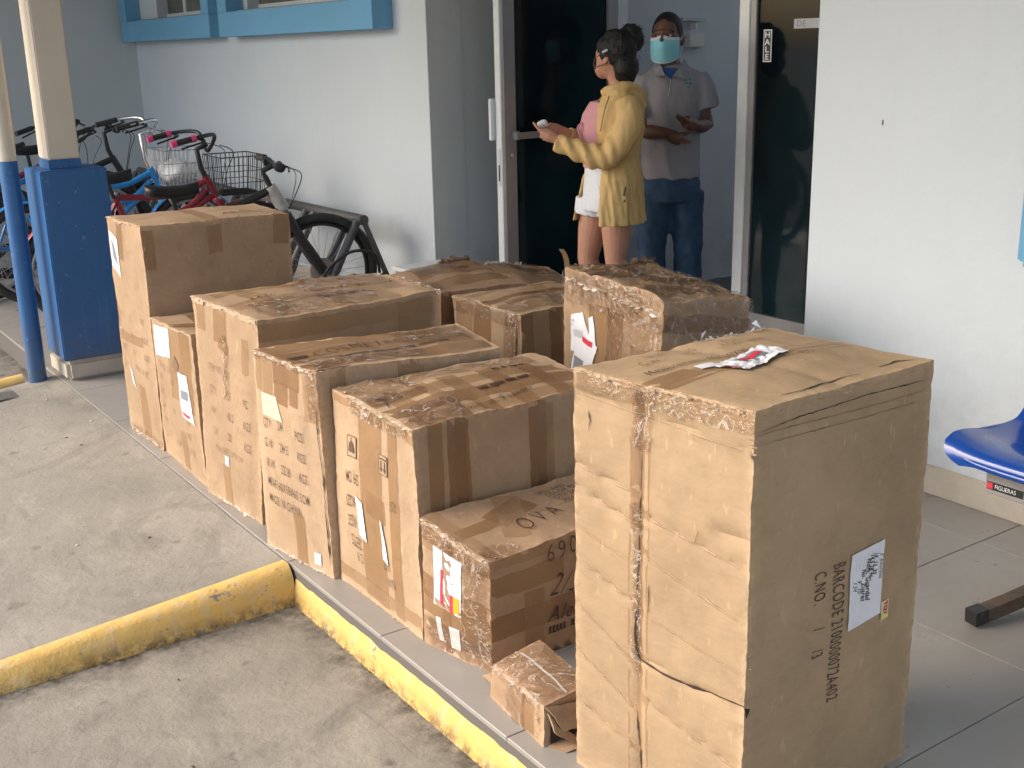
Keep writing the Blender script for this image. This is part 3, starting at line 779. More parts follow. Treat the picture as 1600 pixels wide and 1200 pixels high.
    def gap(s, F, pts, wd, m=None, name='torn_gap_shade'):
        """thin ragged strip along points (metres); dark ones paint the shade of a slit"""
        bm = bmesh.new(); W, Hh = s.dims(F); L = []
        for i in range(len(pts) - 1):
            (x0, y0), (x1, y1) = pts[i], pts[i + 1]; n = max(2, int(math.hypot(x1 - x0, y1 - y0) / .01))
            for q in range(n): L.append((x0 + (x1 - x0) * q / n, y0 + (y1 - y0) * q / n))
        L.append(pts[-1]); pr = None
        for i, (x, y) in enumerate(L):
            a = L[max(0, i - 1)]; b = L[min(len(L) - 1, i + 1)]; d = math.hypot(b[0] - a[0], b[1] - a[1])
            nx, ny = -(b[1] - a[1]) / d, (b[0] - a[0]) / d
            ww_ = wd * (.25 + 1.1 * abs(noise.noise((x * 30, y * 30, s.seed)))) * min(1, 6 * min(i, len(L) - 1 - i) / len(L) + .15)
            jx = .002 * noise.noise((x * 90, y * 90, 3))
            cur = [bm.verts.new(s.S(F, (x + nx * (ww_ * sg + jx)) / W, (y + ny * (ww_ * sg + jx)) / Hh, .0006 + s.off.get(F, .0006))) for sg in (-1, 1)]
            if pr: bm.faces.new((pr[0], pr[1], cur[1], cur[0]))
            pr = cur
        return fin(name, bm, m or M_DARKGAP, s.o, recalc=False)
    def torn(s, F, x0, y0, x1, y1, wd=.008, n=26, seed=0, m=None, lift=.006):
        n = int(n * 1.3); wd *= .75; lift *= .8
        if m is M_PAPER: m = M_FRAY
        """frayed paper shreds along an edge"""
        bm = bmesh.new(); W, Hh = s.dims(F); rg = random.Random(seed)
        for i in range(n):
            t = (i + rg.random()) / n; x = x0 + (x1 - x0) * t; y = y0 + (y1 - y0) * t
            L = rg.uniform(.3, 1) * wd; al = rg.uniform(0, 6.28)
            p = s.P(F, x / W, y / Hh, .001); q = s.P(F, x / W, y / Hh, .001 + lift * rg.uniform(.2, 1))
            dx = Vector((math.cos(al), math.sin(al), rg.uniform(-.6, .6))) * L
            dy = (Vector((x1 - x0, 0, 0)).length and (s.P(F, min(1, (x + .01) / W), y / Hh) - p).normalized() or Vector((0, 1, 0))) * L
            try: bm.faces.new([bm.verts.new(v - s.c) for v in (p - dy, p + dy, q + dx + dy * .6, q + dx - dy * .5)])
            except Exception: pass
        return tag(fin('torn_edge', bm, m or M_CORR, s.o, recalc=False), kind='stuff')

def lid_dent(seed, a=.012):
    def f(p, F, u, v):
        if p.z > .2: p = p + Vector((0, 0, a * noise.noise((p.x * 5 + seed, p.y * 5, 0)) + a * .5 * noise.noise((p.x * 13 + seed, p.y * 13, 2))))
        return p
    return f

# --- B8, the big one in the foreground
b = Carton([(1.369, 1.775, .905), (1.444, 1.357, .903), (1.96, 1.368, .903), (1.912, 1.77, .905)],
           [(1.37, 1.777, 0), (1.446, 1.357, 0), (1.96, 1.368, 0), (1.912, 1.77, 0)],
           'tallest and nearest cardboard box with a handwritten white label', CB[3], 1.3, amp=.0035, crush=.007, bulge=(.006, .007, .012), res=.0125, crush_w=.028,
           creases=(('L', 0, .045, .43, .075, .006, .005), ('L', 0, .06, .43, .10, .01, .004), ('L', 0, .25, .172, .29, .006, .006), ('L', .18, .26, .43, .31, .007, .004),
                    ('L', 0, .20, .17, .225, .005, .006), ('L', 0, .41, .172, .46, .006, .005), ('L', .18, .34, .43, .42, .006, .003), ('L', 0, .51, .172, .60, .006, .004), ('L', .172, .575, .43, .60, .006, .006),
                    ('L', 0, .62, .17, .70, .006, .004), ('L', .18, .66, .43, .73, .006, .004), ('L', 0, .74, .17, .79, .006, .004), ('L', .43, .25, .36, .25, .012, .008), ('L', .173, .0, .173, .9, .006, .005),
                    ('N', 0, .05, .5, .06, .006, .004), ('N', 0, .065, .5, .08, .006, .003), ('T', .0, .205, .53, .21, .005, .002), ('T', .24, 0, .25, .41, .02, .003)))
b.tape('L', .148, .11, .198, .90, M_TAPEL); b.tape('L', .150, .0, .172, .30, M_TAPEL)
b.patch('plastic_wrap', 'L', .0, .003, .42, .045, M_WRAP, .003, .009, 0, .008, .005)
b.wrap('L', .155, .0, .20, .13, .004); b.wrap('L', .158, .24, .182, .62, .003)
b.gap('L', [(.172, .45), (.166, .52), (.172, .58), (.22, .585), (.30, .59), (.36, .587), (.425, .585), (.432, .61)], .0045)
b.gap('L', [(.171, .70), (.178, .80), (.186, .89)], .004)
b.gap('L', [(.176, .12), (.174, .28), (.170, .45)], .0016)
b.gap('L', [(.204, .40), (.203, .43), (.199, .47)], .0014); b.gap('L', [(.040, .08), (.046, .10), (.04, .125)], .002); b.gap('L', [(.316, .255), (.312, .27), (.306, .29)], .0012)
b.torn('L', .0, .004, .42, .004, .009, 60, 3); b.torn('L', .42, .0, .425, .08, .008, 14, 4); b.torn('L', .172, .30, .172, .58, .004, 26, 5); b.torn('L', .0, .25, .16, .285, .003, 12, 8)
b.torn('N', .510, .0, .510, .25, .005, 22, 6, lift=.004); b.torn('N', .0, .012, .50, .010, .007, 30, 7); b.torn('N', .005, .30, .01, .88, .004, 12, 9); b.torn('N', .510, .3, .510, .9, .003, 10, 19, lift=.002)
b.torn('T', .30, .01, .52, .012, .009, 30, 17, lift=.006, m=M_PAPER)
b.gap('T', [(.10, .388), (.16, .392), (.25, .385), (.33, .39)], .003); b.gap('T', [(.40, .38), (.47, .37), (.51, .385)], .004)
b.gap('N', [(.01, .045), (.12, .035), (.3, .03), (.5, .035)], .0016)
b.tape('T', 0, .165, .11, .235, M_TAPE); b.tape('T', .11, .18, .515, .235, M_TAPEL)
b.text('N', 'BARCODE 2100000072A402', .232, .358, .050, M_INK, math.pi / 2, .455, spacing=1.12, bold=.0004)
b.text('N', 'C.NO.      /     /3', .178, .362, .048, M_INK, math.pi / 2, .47, spacing=1.15, bold=.0004)
lb = b.patch('address_label', 'N', 0, 0, 1, 1, M_PAPER, .0045, .02, corner=((.281, .352), (.385, .345), (.385, .508), (.281, .517)), crumple=.001)
for i in range(7): b.text('N', '.............................', .368 - i * .012, .36, .010, M_LGREYP, math.pi / 2, .7, parent=lb, off=.0066, spacing=.9)
b.text('N', 'S. Amarama', .372, .372, .017, M_MARK, math.pi / 2, .62, name='handwriting', shear=.5, jit=.0014, parent=lb, off=.0070)
b.text('N', '19. 13. 20\n14.5 28 46', .352, .366, .018, M_MARK, math.pi / 2, .6, name='handwriting', shear=.4, jit=.0016, parent=lb, off=.0070, line=.62, bold=.0004)
b.text('N', 'Nom. Guardad', .330, .372, .023, M_MARK, math.pi / 2, .6, name='handwriting', shear=.4, jit=.002, parent=lb, off=.0070, bold=.0004)
b.text('N', 'No.  Zuarez', .316, .392, .020, M_MARK, math.pi / 2, .62, name='handwriting', shear=.4, jit=.002, parent=lb, off=.0070, bold=.0003)
b.text('N', '9  10\n134', .303, .412, .018, M_MARK, math.pi / 2, .7, name='handwriting', shear=.4, jit=.0016, parent=lb, off=.0070, line=.7)
s2 = b.patch('colour_sticker', 'N', .388, .487, .415, .528, M_CREAM, .0045, .01)
b.text('N', 'TOY', .398, .489, .017, M_REDP, math.pi / 2, .8, parent=s2, off=.0062, bold=.001); b.text('N', '101', .393, .500, .009, M_BLACKP, math.pi / 2, .8, parent=s2, off=.0064)
b.patch('sticker_corner', 'N', .391, .512, .408, .525, M_YELP, .0062, .01, parent=s2)
for (t_, x, y) in (('N.W.', .13, .06), ('15', .23, .065), ('KGS', .33, .065), ('G.W.', .075, .10), ('15.4', .19, .10), ('KGS', .30, .095), ('PC', .40, .04), ('KGS', .37, .10), ('DS', .35, .25), ('Measurements:60X50X90', .04, .150)):
    b.text('T', t_, x, y, .032 if t_[0] != 'M' else .030, M_INK if t_[0] != 'M' else M_INK, .05, .75, off=.0045)
lb = b.patch('shipping_label', 'T', 0, 0, 1, 1, M_PAPER, .006, .015, corner=((.145, .20), (.33, .155), (.345, .215), (.165, .265)), crumple=.006)
b.patch('label_picture', 'T', 0, 0, 1, 1, M_GREYP, .0115, .02, corner=((.205, .200), (.285, .178), (.298, .205), (.222, .228)), parent=lb, crumple=.001)
b.patch('label_stripe', 'T', 0, 0, 1, 1, M_REDP, .0122, .02, corner=((.205, .205), (.285, .186), (.290, .196), (.210, .215)), parent=lb, crumple=.002)
b.patch('label_stripe', 'T', 0, 0, 1, 1, M_REDP, .0115, .02, corner=((.155, .215), (.172, .245), (.167, .252), (.15, .222)), parent=lb)
b.patch('small_sticker', 'T', .122, .178, .165, .200, M_PAPER, .0058, .01, .1)
bm = bmesh.new()
for (x, y, z, a) in ((1.84, 1.75, .91, .5), (1.875, 1.755, .912, 2.1), (1.70, 1.76, .91, 1.1)):
    p = Vector((x, y, z)) - b.c; d = Vector((math.cos(a), math.sin(a) * .5, .35)) * .03
    bm.faces.new([bm.verts.new(v) for v in (p, p + Vector((.012, .01, 0)), p + d + Vector((.014, 0, .006)), p + d)])
fin('wrap_scrap', bm, M_PAPER, b.o, recalc=False)

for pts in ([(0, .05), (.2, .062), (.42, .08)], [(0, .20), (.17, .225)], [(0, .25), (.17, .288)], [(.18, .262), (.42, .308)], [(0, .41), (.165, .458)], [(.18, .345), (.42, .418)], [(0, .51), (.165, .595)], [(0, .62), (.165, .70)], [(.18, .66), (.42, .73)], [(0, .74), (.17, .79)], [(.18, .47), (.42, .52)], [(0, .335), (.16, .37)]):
    b.gap('L', pts, .0011, M_CORR, 'crease_shading')
    b.gap('L', [(x, y + .003) for x, y in pts], .0009, M_TAPE, 'crease_shading')  # pale and dark line pairs paint the lit and shaded sides of creases
for pts in ([(0, .05), (.5, .058)], [(0, .068), (.5, .078)]): b.gap('N', pts, .0011, M_FADE, 'crease_shading')  # dark lines paint the shade in the folds
# --- B1 far left tall
b = Carton([(1.335, 4.82, .90), (1.352, 4.44, .897), (1.95, 4.42, .895), (1.955, 4.79, .90)], [(1.335, 4.821, 0), (1.345, 4.427, 0), (1.95, 4.42, 0), (1.95, 4.80, 0)],
           'tall box at the far end of the row beside the blue pedestal', CB[0], 2.2, amp=.003, crush=.007, bulge=(.006, .006, .006), lid=lid_dent(3, .006), creases=(('L', .0, .35, .02, .45, .02, .012), ('L', .30, .2, .38, .9, .02, .004)))
b.tape('L', .10, .0, .17, .16, M_TAPE); b.tape('L', .0, .46, .29, .50, M_TAPEL, -.04); b.tape('N', .255, .0, .315, .13, M_TAPE); b.tape('N', .0, .02, .045, .17, M_TAPE); b.tape('N', .53, .0, .597, .12, M_TAPE, .1); b.tape('T', .26, 0, .32, .38, M_TAPEL)
b.tape('L', .18, .66, .26, .88, M_TAPEL); b.wrap('L', .02, .86, .37, .895, .008); b.torn('L', .03, .885, .36, .885, .012, 40, 12, m=M_PAPER); b.torn('L', .0, .003, .38, .003, .009, 26, 13); b.torn('T', .2, .37, .4, .37, .009, 12, 14)
lb = b.patch('shipping_label', 'L', 0, 0, 1, 1, M_PAPER, .004, .02, corner=((.015, .055), (.115, .085), (.12, .235), (.01, .20)))
b.patch('label_picture', 'L', 0, 0, 1, 1, M_GREYP, .0055, .02, corner=((.03, .09), (.07, .11), (.105, .19), (.045, .165)), parent=lb); b.text('L', '7:00', .05, .205, .015, M_BLACKP, .2, parent=lb, off=.006)
for r_, row in enumerate((('NW', '12', 'PC'), ('GW', '17', 'KGS'), ('NW', '19', 'KGS'), ('CM', '1', 'PC'))):
    for c_, t_ in enumerate(row): b.text('L', t_, .035 + c_ * .125, .40 + r_ * .072, .038, M_FADE, .12, .55)
b.text('L', '59X60 CM', .17, .60, .034, M_FADE, .12, .55); b.patch('small_sticker', 'L', 0, 0, 1, 1, M_PAPER, .004, .01, corner=((.10, .60), (.13, .63), (.155, .69), (.125, .67)))
b.text('T', 'ABCOM-H', .36, .30, .06, M_FADE, .03, .9)

# --- B2 low one between
b = Carton([(1.342, 4.405, .55), (1.33, 3.93, .575), (1.93, 3.93, .57), (1.93, 4.40, .55)], [(1.35, 4.415, 0), (1.335, 3.925, 0), (1.93, 3.925, 0), (1.93, 4.41, 0)],
           'lower box wedged between the two tall boxes with two white labels', CB[0], 3.7, amp=.006, crush=.009, bulge=(.006, .004, -.01), lid=lid_dent(5, .01))
b.tape('T', .0, .2, .59, .27, M_TAPE2); b.tape('T', .1, .05, .16, .45, M_TAPE2, .1); b.tape('L', .20, .01, .33, .28, M_TAPEL); b.tape('L', .33, .0, .45, .30, M_TAPE, .05); b.tape('L', .25, .4, .31, .55, M_TAPEL)
b.torn('L', .0, .003, .47, .003, .007, 40, 21, m=M_PAPER)
lb = b.patch('address_label', 'L', 0, 0, 1, 1, M_PAPER, .0035, .02, corner=((.03, .025), (.22, .015), (.225, .125), (.035, .145))); b.text('L', '|||||||', .11, .10, .018, M_BLACKP, 0, .8, parent=lb, off=.0055); b.text('L', '1  70', .10, .125, .016, M_GREYP, 0, parent=lb, off=.0055)
b.patch('printed_diamond', 'L', .25, .115, .305, .17, M_FADE, .0042, .02, .785)
lb = b.patch('shipping_label', 'L', 0, 0, 1, 1, M_PAPER, .0045, .02, corner=((.29, .165), (.40, .165), (.425, .345), (.30, .335))); b.patch('label_picture', 'L', .315, .225, .395, .26, M_GREYP, .0065, .02, parent=lb); b.patch('label_stripe', 'L', .31, .315, .38, .328, M_REDP, .0065, .02, .08, parent=lb); b.text('L', 'item', .32, .20, .014, M_BLACKP, parent=lb, off=.0066)
for r_, row in enumerate((('ITEM', '230'), ('QTY', '4'), ('GW', '17', 'KGS'), ('NW', '', 'KGS'), ('SL', '150M', '75 CM'))):
    for c_, t_ in enumerate(row): b.text('L', t_ or ' ', .05 + c_ * .14, .235 + r_ * .06, .036, M_FADE, .04, .55)
b.text('L', 'ITEM NO: 1521', .05, .185, .036, M_FADE, .04, .6)

# --- B3
b = Carton([(1.345, 3.91, .718), (1.395, 3.465, .70), (2.065, 3.475, .70), (2.06, 3.90, .712)], [(1.322, 3.887, 0), (1.355, 3.474, 0), (2.03, 3.475, 0), (2.03, 3.89, 0)],
           'tall box with worn white top edge, just behind the carton marked 24 PCS', CB[0], 5.1, amp=.004, crush=.009, bulge=(.006, .005, .008), lid=lid_dent(7, .009), creases=(('L', .42, .1, .38, .7, .02, .004), ('N', 0, .12, .6, .11, .008, .003)))
b.tape('L', .14, .0, .23, .13, M_TAPE); b.tape('L', .17, .12, .24, .16, M_TAPE, .3); b.tape('L', .33, .08, .37, .20, M_TAPEL); b.tape('L', .155, .56, .21, .70, M_TAPEL); b.tape('L', .02, .01, .08, .11, M_TAPEL)
b.tape('T', .0, .22, .66, .30, M_TAPEL); b.tape('T', .04, .02, .66, .08, M_TAPEL); b.tape('T', .1, .0, .17, .42, M_TAPEL); b.tape('T', .33, .0, .40, .43, M_TAPEL, .1); b.tape('T', .5, .0, .56, .43, M_TAPEL)
b.tape('N', .0, .015, .66, .075, M_TAPEL); b.wrap('T', .3, .02, .66, .2, .005); b.wrap('T', .05, .25, .5, .42, .005)
b.tape('N', .52, .02, .66, .2, M_TAPEL); b.torn('L', .0, .004, .42, .004, .012, 90, 31, m=M_PAPER); b.torn('L', .05, .70, .40, .705, .012, 30, 32, m=M_PAPER); b.torn('T', .1, .2, .66, .195, .009, 30, 33); b.torn('T', .38, .01, .62, .01, .012, 26, 35, lift=.008)
b.gap('T', [(.02, .215), (.3, .21), (.66, .205)], .003); b.wrap('L', .20, .10, .235, .32, .004)
b.text('L', 'ITEM NO:0102', .095, .235, .036, M_FADE, .05, .55)
for r_, row in enumerate((('QTY', '1/5', 'PC'), ('NW', '18.2', 'KGS'), ('GW', '20', 'KGS'))):
    for c_, t_ in enumerate(row): b.text('L', t_, .10 + c_ * .115, .315 + r_ * .075, .042, M_FADE if c_ < 1 else M_INK, .02, .5)
b.text('L', 'Meas:60X51X70 CM', .115, .52, .036, M_FADE, .0, .55); b.patch('small_sticker', 'L', .185, .525, .215, .56, M_PAPER, .0045, .01); b.text('L', 'R', .192, .553, .02, M_BLACKP, off=.006)
b.scrib('T', .30, .30, .2, .05, lines=1, seed=4)

# --- B4
b = Carton([(1.313, 3.32, .645), (1.352, 2.96, .644), (1.95, 2.905, .628), (2.02, 3.26, .632)], [(1.305, 3.314, 0), (1.36, 2.945, 0), (1.95, 2.92, 0), (2.0, 3.29, 0)],
           'box printed QTY 24 PCS and MADE IN CHINA with marker writing on top', CB[1], 6.4, amp=.0035, crush=.008, bulge=(.007, .005, .004), lid=lid_dent(11, .008), creases=(('L', .30, .05, .31, .64, .012, .003),))
b.tape('L', .055, .0, .115, .13, M_TAPEL); b.tape('L', .12, .0, .27, .08, M_TAPE2); b.tape('L', .125, .07, .20, .14, M_TAPE2, .05); b.tape('L', .21, .07, .26, .13, M_TAPE2); b.tape('L', .01, .01, .05, .12, M_TAPEL); b.tape('L', .29, .02, .365, .16, M_TAPEL); b.tape('L', .18, .48, .235, .64, M_TAPE)
b.tape('T', .0, .0, .64, .10, M_TAPE); b.tape('T', .0, .11, .62, .24, M_TAPE2, .02); b.tape('T', .0, .26, .64, .33, M_TAPE2); b.tape('T', .47, .0, .60, .34, M_TAPEL, -.1); b.wrap('T', .40, .02, .64, .20, .006); b.wrap('T', .02, .22, .4, .34, .005)
b.wrap('L', .31, .0, .365, .15, .008); b.wrap('L', .0, .0, .36, .02, .006); b.tape('N', .04, .0, .09, .25, M_TAPEL); b.tape('N', .25, .0, .34, .2, M_TAPEL)
b.torn('L', .0, .003, .35, .003, .011, 80, 41, m=M_PAPER); b.torn('L', .33, .08, .345, .12, .006, 10, 42); b.torn('L', .04, .64, .35, .64, .008, 34, 43, m=M_PAPER)
b.gap('T', [(.0, .352), (.06, .348), (.13, .352)], .010); b.gap('L', [(.357, .10), (.352, .2), (.362, .32), (.356, .48), (.362, .62)], .0045)
b.patch('cream_label', 'L', 0, 0, 1, 1, M_CREAM, .004, .02, corner=((.045, .125), (.135, .122), (.165, .195), (.045, .195))); b.text('L', 'NO. 3\n 4 CM', .07, .155, .024, M_TAPE, .1, .7, off=.0055)
for r_, row in enumerate((('QTY', '24', 'PCS'), ('G.W', '24.5', 'KGS'), ('N.W', '22.8', 'KGS'))):
    for c_, t_ in enumerate(row): b.text('L', t_, (.045, .135, .235)[c_], (.232, .222, .222)[c_] + r_ * (.066, .070, .066)[c_] + c_ * .004, .043, M_INK, .02, .52, bold=.0005)
b.text('L', 'MEAS:60X38X63.5CM', .045, .425, .042, M_INK, .02, .50, bold=.0005); b.text('L', 'MADE IN CHINA', .045, .480, .042, M_INK, .02, .50, bold=.0005)
b.patch('small_sticker', 'L', .275, .585, .305, .622, M_PAPER, .0045, .01); b.text('L', 'KM', .279, .608, .014, M_GREYP, off=.006)
b.text('T', 'COSMETEC 2', .09, .20, .075, M_MARK, -.12, .8, name='handwriting', shear=.3, jit=.006, off=.007, bold=-.001); b.scrib('T', .14, .25, .36, .028, lines=1, seed=9, rot=-.08); b.scrib('T', .02, .19, .06, .06, lines=1, seed=19, rot=-.3)

# --- B5
b = Carton([(1.393, 2.94, .597), (1.385, 2.468, .592), (2.03, 2.50, .590), (2.07, 2.88, .60)], [(1.38, 2.94, 0), (1.383, 2.461, 0), (2.03, 2.49, 0), (2.05, 2.88, 0)],
           'upside down box with umbrella and arrow symbols, crossed with many tape bands', CB[1], 8.2, amp=.0045, crush=.009, bulge=(.007, .006, .014), lid=lid_dent(13, .012), creases=(('N', .215, .0, .215, .59, .006, .005), ('T', .0, .21, .64, .20, .01, .005), ('L', .43, .03, .45, .58, .012, .003)))
b.tape('L', .165, .015, .30, .58, M_TAPE); b.tape('L', .335, .02, .385, .58, M_TAPE); b.tape('L', .42, .0, .474, .05, M_TAPEL); b.tape('L', .20, .25, .31, .32, M_TAPE); b.tape('L', .01, .005, .17, .03, M_TAPEL); b.tape('L', .01, .53, .47, .57, M_TAPEL)
for x0, x1, m_ in ((.04, .085, M_TAPE), (.10, .16, M_TAPE2), (.125, .17, M_TAPE2), (.37, .43, M_TAPE2), (.40, .46, M_TAPEL), (.55, .61, M_TAPE)): b.tape('N', x0, .0, x1, .59 if x1 < .44 and x0 != .125 else .3, m_, .01)
b.tape('T', .0, .26, .64, .34, M_TAPE2, -.02); b.tape('T', .0, .17, .63, .235, M_TAPE); b.tape('T', .0, .36, .63, .42, M_TAPEL)
for x0, x1 in ((.05, .11), (.16, .20), (.24, .30), (.37, .43), (.50, .56)): b.tape('T', x0, .14, x1, .43, M_TAPE if x0 < .3 else M_TAPE2)
b.wrap('T', .0, .0, .18, .22, .007); b.wrap('L', .12, .0, .44, .045, .01); b.wrap('T', .15, .02, .6, .13, .004); b.wrap('T', .02, .3, .2, .42, .006)
b.torn('L', .10, .006, .46, .004, .012, 90, 51, m=M_PAPER); b.torn('L', .46, .4, .472, .59, .006, 16, 52); b.torn('L', .1, .59, .46, .592, .006, 26, 53); b.gap('T', [(.02, .16), (.05, .2), (.03, .26)], .006, name='torn_gap_shade')
# upside down print
pi_ = math.pi
for t_, x, y in (('59 CM', .155, .222), ('KGS', .125, .295), ('KGS', .130, .355), ('SETS', .155, .415)): b.text('L', t_, x, y, .050, M_INK, pi_ + .03, .50, bold=.0005)
b.text('L', ':SY', .335, .265, .045, M_INK, .1, .5); b.text('L', 'NW', .345, .47, .045, M_INK, pi_, .5); b.text('L', 'DN', .29, .455, .045, M_INK, 0, .45); b.text('L', 'C.9', .16, .46, .045, M_INK, pi_, .5)
sy = b.patch('umbrella_symbol', 'L', .095, .112, .155, .175, CB[1], .0035, .02)
for a in ((.095, .112, .155, .1145), (.095, .1725, .155, .175), (.095, .112, .0975, .175), (.1525, .112, .155, .175)): b.patch('symbol_line', 'L', *a, M_INK, .0055, .02, parent=sy)
W_, H_ = b.dims('L'); bm = bmesh.new(); pts = [(.105, .160), (.145, .162)] + [(.125 + .02 * math.cos(t / 8 * pi_), .160 - .032 * math.sin(t / 8 * pi_)) for t in range(1, 8)]
bm.faces.new([bm.verts.new(b.S('L', x / W_, y / H_, .0036)) for x, y in pts]); fin('umbrella_canopy', bm, M_INK, sy, recalc=False); b.patch('symbol_line', 'L', .1235, .118, .1265, .132, M_INK, .0055, .02, parent=sy)
sy = b.patch('arrow_symbol', 'L', .290, .115, .335, .172, CB[1], .0045, .02)
for a in ((.290, .115, .335, .1175), (.290, .170, .335, .172), (.290, .115, .292, .172), (.333, .115, .335, .172), (.295, .124, .330, .129), (.300, .133, .306, .155), (.319, .133, .325, .155)): b.patch('symbol_line', 'L', *a, M_INK, .0062, .02, parent=sy)
for x in (.303, .322):
    bm = bmesh.new(); bm.faces.new([bm.verts.new(b.S('L', u / W_, v / H_, .0040)) for u, v in ((x - .008, .153), (x + .008, .153), (x, .166))]); fin('arrow_head', bm, M_INK, sy, recalc=False)
b.patch('white_label', 'L', 0, 0, 1, 1, M_PAPER, .0065, .02, corner=((.135, .29), (.175, .30), (.195, .41), (.155, .40))); b.patch('white_label', 'L', 0, 0, 1, 1, M_PAPER, .0065, .02, corner=((.283, .31), (.290, .315), (.318, .435), (.290, .425)))
b.scrib('T', .30, .285, .18, .035, lines=1, seed=23, rot=-.1, th=.005); b.scrib('T', .42, .16, .12, .03, lines=1, seed=27, rot=-.1, th=.004); b.text('T', 'vert. m. 9 sandra', .20, .40, .04, M_MARK, -.14, .8, name='handwriting', shear=.3, jit=.004, off=.0075)

# --- B6
b = Carton([(1.388, 2.448, .36), (1.443, 2.218, .302), (2.0, 2.2, .335), (2.0, 2.44, .365)], [(1.379, 2.45, 0), (1.433, 2.207, 0), (2.0, 2.2, 0), (2.0, 2.44, 0)],
           'low box marked OVA and 690 in marker with a red and orange label', CB[2], 9.9, amp=.006, crush=.010, bulge=(.008, .008, .004), lid=lid_dent(17, .01), crush_w=.04)
b.tape('L', .0, .14, .244, .20, M_TAPE, .0); b.tape('L', .0, .0, .244, .07, M_TAPEL); b.tape('L', .0, .25, .244, .30, M_TAPEL, -.03)
lb = b.patch('shipping_label', 'L', .048, .05, .150, .205, M_PAPER, .0045, .02, .0); b.patch('label_stripe', 'L', .076, .10, .086, .195, M_REDP, .0060, .02, parent=lb)
for i in range(5): b.text('L', '|||||||||||||||', .052 + i * .005, .195, .010, M_GREYP, -pi_ / 2, .55, parent=lb, off=.0062)
b.patch('label_patch', 'L', .112, .155, .125, .205, M_REDP, .0060, .02, parent=lb); b.patch('label_patch', 'L', .124, .155, .145, .200, M_ORANGE, .0064, .02, parent=lb); b.text('L', 'CLER', .125, .15, .018, M_GREYP, -pi_ / 2, .7, parent=lb, off=.0064)
b.patch('white_label', 'L', .06, .235, .078, .30, M_PAPER, .005, .02, -.1); b.patch('white_label', 'L', .106, .245, .142, .305, M_PAPER, .0052, .02, -.05)
b.off['L'] = .0042
b.tape('L', .082, .0, .113, .325, M_TAPE2); b.tape('L', .0, .19, .244, .245, M_TAPE, .05)
b.tape('T', .0, .09, .20, .13, M_TAPE2, -.05); b.tape('T', .12, .05, .27, .12, M_TAPE2, -.35); b.tape('T', .15, .0, .22, .2, M_TAPEL, .5); b.tape('T', .0, .0, .04, .24, M_TAPEL)
b.tape('N', .0, .16, .50, .225, M_TAPE2, -.02); b.tape('N', .0, .05, .22, .11, M_TAPE); b.tape('N', .0, .0, .54, .03, M_TAPEL); b.tape('N', .1, .12, .16, .3, M_TAPE)
b.wrap('L', .0, .0, .244, .05, .009); b.wrap('L', .15, .03, .244, .30, .005); b.wrap('L', .02, .25, .244, .325, .006); b.wrap('T', .0, .19, .10, .24, .008)
b.torn('L', .0, .004, .24, .004, .010, 80, 61, m=M_PAPER); b.torn('T', .0, .20, .03, .24, .009, 12, 62, m=M_CORR, lift=.008)
b.text('T', 'OVA', .165, .185, .075, M_MARK, -.15, .75, name='handwriting', jit=.003, spacing=1.5, off=.007, bold=-.0008); b.text('N', '690', .165, .058, .070, M_MARK, .0, .8, name='handwriting', jit=.003, spacing=1.3, off=.007, bold=-.001)
b.text('N', '2/5', .168, .150, .085, M_MARK, .15, .8, name='handwriting', shear=.4, jit=.003, off=.007, bold=-.001); b.text('N', 'Alexa.', .165, .225, .06, M_MARK, .0, .9, name='handwriting', shear=.4, jit=.003, off=.008); b.scrib('N', .17, .25, .3, .04, lines=1, seed=33)
for i in range(4): b.text('T', ('SKU: 4402', 'COLOR MIX', 'QTY 24 PCS', 'MEAS 60X24')[i], .31 + .012 * i, .055 + i * .022, .025, M_INK, -.08, .8)

# --- B7 small, torn open
b = Carton([(1.362, 2.095, .10), (1.352, 1.872, .100), (1.49, 1.88, .105), (1.50, 2.09, .125)], [(1.368, 2.12, 0), (1.347, 1.865, 0), (1.52, 1.87, 0), (1.53, 2.10, 0)],
           'small flat box torn open at its end on the tiles in front', CB[2], 12.3, amp=.004, crush=.006, bulge=(.004, .0, .008), res=.012, crush_w=.02, lid=lid_dent(19, .012))
b.wrap('T', .0, .0, .135, .21, .004); b.wrap('L', .08, .0, .16, .1, .004); b.wrap('L', .0, .0, .22, .015, .005); b.tape('L', .15, .0, .20, .095, M_TAPE); b.tape('T', .07, .0, .075, .21, M_PAPER)
b.torn('L', .0, .003, .22, .003, .006, 40, 71, m=M_PAPER); b.torn('L', .218, .02, .218, .09, .008, 12, 72)
bm = bmesh.new()
def flapq(pts):
    bm.faces.new([bm.verts.new(Vector(p) - b.c) for p in pts])
flapq(((1.352, 1.866, .099), (1.45, 1.862, .085), (1.47, 1.832, .03), (1.385, 1.838, .04))); flapq(((1.45, 1.862, .085), (1.53, 1.875, .09), (1.54, 1.845, .045), (1.47, 1.832, .03)))
flapq(((1.352, 1.862, .003), (1.46, 1.858, .003), (1.48, 1.80, .006), (1.37, 1.815, .004)))
flapq(((1.355, 1.864, .085), (1.375, 1.85, .05), (1.42, 1.835, .012), (1.40, 1.83, .01), (1.36, 1.845, .045)))
r_ = bmesh.ops.extrude_face_region(bm, geom=bm.faces[:])
for v in r_['geom']:
    if isinstance(v, bmesh.types.BMVert): v.co += Vector((.0, .004, -.003))
bmesh.ops.subdivide_edges(bm, edges=bm.edges[:], cuts=4, use_grid_fill=True)
for v in bm.verts: v.co += noise.noise_vector(v.co * 30) * .005
fin('end_flap', bm, CB[2], b.o, True, R(40))
b.patch('open_end_shade', 'N', .015, .03, .13, .10, M_DARKGAP, .003, .02)  # dark sheet paints the shade inside the open end
